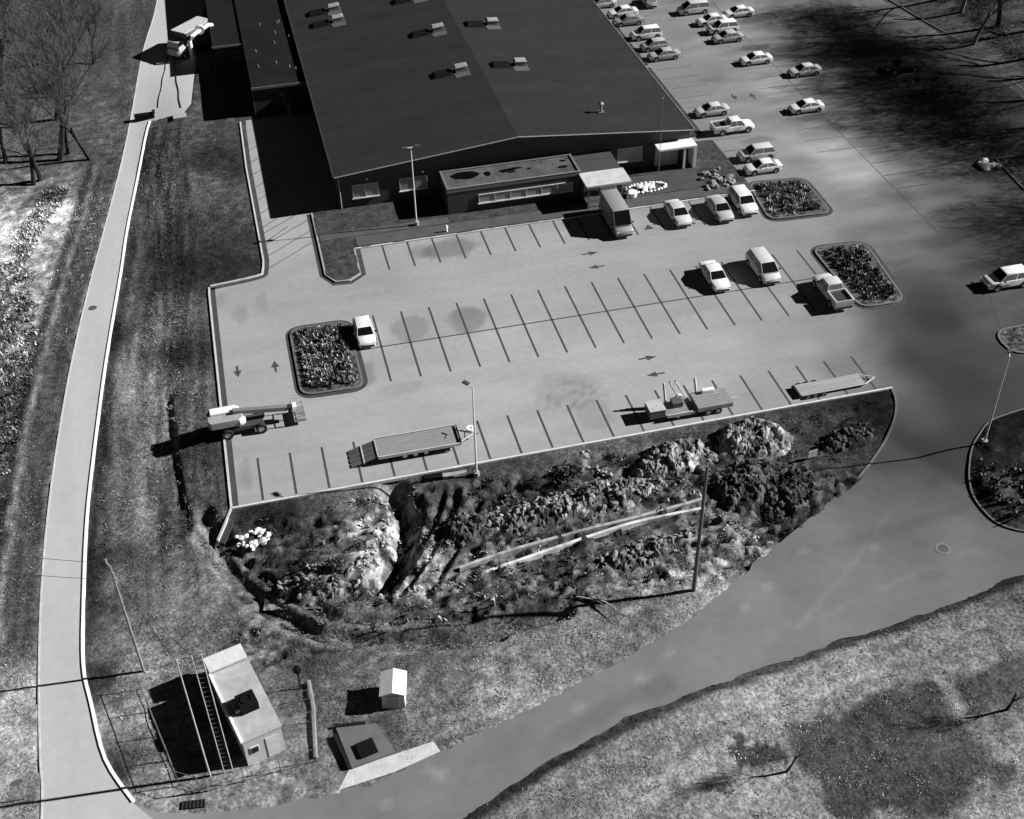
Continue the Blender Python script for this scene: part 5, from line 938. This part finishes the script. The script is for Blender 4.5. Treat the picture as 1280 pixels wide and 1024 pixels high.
# undergrowth: low clumps of weeds, uncountable
def scatter_clumps(name, poly, n, seed, hgt, size, tone_mul, label, cat, per=9, dens=None, soft=True):
    g = np.random.default_rng(seed); xs = [p[0] for p in poly]; ys = [p[1] for p in poly]; x = g.uniform(min(xs), max(xs), n); y = g.uniform(min(ys), max(ys), n)
    k = in_poly(x, y, poly)
    for P in PAVED: k &= ~in_poly(x, y, P)
    for P in EXCL: k &= ~in_poly(x, y, P)
    for P in PAVED: k &= seg_dist(x, y, P+[P[0]]) > .3+.5*size
    if dens is not None: k &= vnoise(x, y, dens[0], seed) > dens[1]
    x, y = x[k], y[k]; z = terr(x, y); m = len(x); N = m*per; cx = np.repeat(x, per); cy = np.repeat(y, per); cz = np.repeat(z, per); s = np.repeat(g.uniform(.6, 1.35, m), per)
    a = g.uniform(0, 2*np.pi, N); l = g.uniform(.1, .6, N)*s*hgt; lean = g.uniform(.5, 1.3, N)*s*size; bx_ = cx+g.normal(0, size*.55, N)*s; by_ = cy+g.normal(0, size*.55, N)*s; l = l*.8; lean = lean*.42
    if soft: l = g.uniform(.03, .11, N); lean = g.uniform(.03, .12, N)
    ca, sa = np.cos(a), np.sin(a); w = np.full(N, .033) if soft else size*.15*s
    v = np.stack([np.stack([bx_-sa*w, by_+ca*w, cz-.04], 1), np.stack([bx_+sa*w, by_-ca*w, cz-.04], 1), np.stack([bx_+ca*lean+sa*w*.4, by_+sa*lean-ca*w*.4, cz+l], 1), np.stack([bx_+ca*lean-sa*w*.4, by_+sa*lean+ca*w*.4, cz+l], 1)], 1).reshape(-1, 3)
    base = np.clip(idw(x, y, TERRAIN_TONE, 3.6), .012, .6)*tone_mul*g.choice([.6, .9, 1.15, 1.5, 2.0] if soft else [.2, .5, 1.1, 2.2, 3.8], m, p=[.2, .25, .25, .2, .1]); t = np.repeat(np.repeat(np.clip(base, 0, .85), per)*g.uniform(.6, 1.3, N), 4)
    me = bpy.data.meshes.new(name); nv = len(v); me.vertices.add(nv); me.vertices.foreach_set('co', v.astype(np.float32).ravel()); me.loops.add(nv); me.loops.foreach_set('vertex_index', np.arange(nv, dtype=np.int32)); me.polygons.add(N); me.polygons.foreach_set('loop_start', np.arange(0, nv, 4, dtype=np.int32)); me.update(calc_edges=True)
    me.materials.append(mat('weed_leaves', 1.0, rough=.95, var=.15, tone=True, spec=.05)); tone_attr(me, t); link(name, me, kind='stuff', label=label, category=cat)
EXCL = [[(-20.6, -33.2), (-14.2, -32.2), (-10.9, -42.8), (-18.5, -43.6)], [(-9.8, -44.5), (-9.5, -40.7), (-6.2, -40.7), (-5.8, -44)], [(-7, -40.2), (-4.8, -40.2), (-4.8, -37.6), (-7, -37.6)]]
scatter_clumps('undergrowth', [(-14.5, -19.3), (40, -19), (29, -30), (8, -35.5), (-13, -31)], 700, 51, .4, .38, 1.5, 'tangled weeds filling the slope below the lot', 'weeds', per=18, soft=False)
scatter_clumps('brush', [(-34.5, 24), (-32.5, 31), (-29.5, 41.5), (-31.5, 42), (-35, 31)], 700, 52, .7, .45, 2.0, 'bright tangled brush below the bare trees left of the lane', 'brush', per=22, soft=False)
scatter_clumps('scrub', [(-38, 26), (-33.5, 26), (-31.8, 12), (-33.2, -8), (-40, -8)], 1100, 58, .6, .42, 1.3, 'pale tangled scrub along the left edge beside the lane', 'scrub', per=20, soft=False)
scatter_clumps('verge_grass', [(-24, -26), (-12, -31), (8, -35), (25, -29), (34, -27), (20, -36), (-3, -44.6), (-24, -43)], 2600, 53, .3, .40, 1.6, 'mottled dry grass along the road verge', 'grass', per=22)
scatter_clumps('field_grass', [(-6, -50), (45, -39), (45, -62), (-6, -62)], 1500, 54, .3, .42, 1.6, 'streaky dry grass in the field below the road', 'grass', per=22)
scatter_clumps('bank_grass', [(-26, 52), (-15.4, 52), (-10, 30), (-15.6, 13), (-15.6, -24), (-26, -26)], 2600, 55, .22, .36, 1.5, 'rough grass bank between the lane and the lot', 'grass', per=18)
scatter_clumps('lane_verge', [(-46, 42), (-25, 42), (-28, 10), (-29, -46), (-46, -46)], 3200, 56, .35, .46, 1.6, 'rough grass and weeds on the left side of the lane', 'grass', per=22)
scatter_clumps('east_verge', [(86.5, 30), (100, 30), (100, 75), (83, 75)], 3000, 57, .6, .5, 1.2, 'rough grass along the eastern edge of the lot', 'grass', per=22)
# low planting in the kerbed islands
def island_plants(label, poly, n, seed, z, mul=1.0):
    g = np.random.default_rng(seed); xs = [p[0] for p in poly]; ys = [p[1] for p in poly]; x = g.uniform(min(xs), max(xs), n); y = g.uniform(min(ys), max(ys), n); k = in_poly(x, y, poly); x, y = x[k], y[k]; m = len(x); per = 10; N = m*per
    cx, cy = np.repeat(x, per), np.repeat(y, per); a = g.uniform(0, 6.283, N); l = g.uniform(.1, .35, N); bx_, by_ = cx+g.normal(0, .1, N), cy+g.normal(0, .1, N); ca, sa = np.cos(a), np.sin(a); w = .09; lean = g.uniform(.05, .3, N); zz = np.full(N, z)
    v = np.stack([np.stack([bx_-sa*w, by_+ca*w, zz-.1], 1), np.stack([bx_+sa*w, by_-ca*w, zz-.1], 1), np.stack([bx_+ca*lean+sa*w*.5, by_+sa*lean-ca*w*.5, zz+l], 1), np.stack([bx_+ca*lean-sa*w*.5, by_+sa*lean+ca*w*.5, zz+l], 1)], 1).reshape(-1, 3)
    t = np.repeat(np.repeat(g.choice([.3, .8, 1.6, 3.2], m, p=[.3, .3, .25, .15]), per)*mul, 4); me = bpy.data.meshes.new('ground_cover'); me.from_pydata(v.tolist(), [], np.arange(len(v)).reshape(-1, 4).tolist()); me.materials.append(leaf_m); tone_attr(me, t); link('ground_cover', me, kind='stuff', label=label, category='ground cover')
island_plants('mottled ground cover in the square island at the west of the lot', [(-7.3, -4.8), (-3.2, -5.0), (-3.2, 4.0), (-7.3, 4.2)], 420, 61, .2, 1.7)
island_plants('dark ground cover in the leaf-shaped island beside the pickup', [(46.3, -5), (49.4, -5.2), (50.2, 3.6), (46.2, 4.2)], 300, 62, .2, 1.0)
island_plants('ground cover in the corner island beside the warehouse row', [(44.2, 12.3), (49.6, 12), (49.8, 17.8), (45, 18.5)], 330, 63, .2, 1.4)


O = thing('boulders', 'white boulders at the tip of the dark kerb on the right', 'boulders', (71.6, 16.0, 0)); rocks(O, [(rr.uniform(-.9, .9), rr.uniform(-.9, .9), .25, rr.uniform(.3, .65)) for _ in range(9)], 0, 8)
island_plants('rough weeds on the large kerbed island at the right', [(44.5, -31), (44.5, -34.5), (56, -35.5), (56, -24.5), (49, -24.6), (46, -27)], 500, 64, Hs(47, -30)+.35, .8)
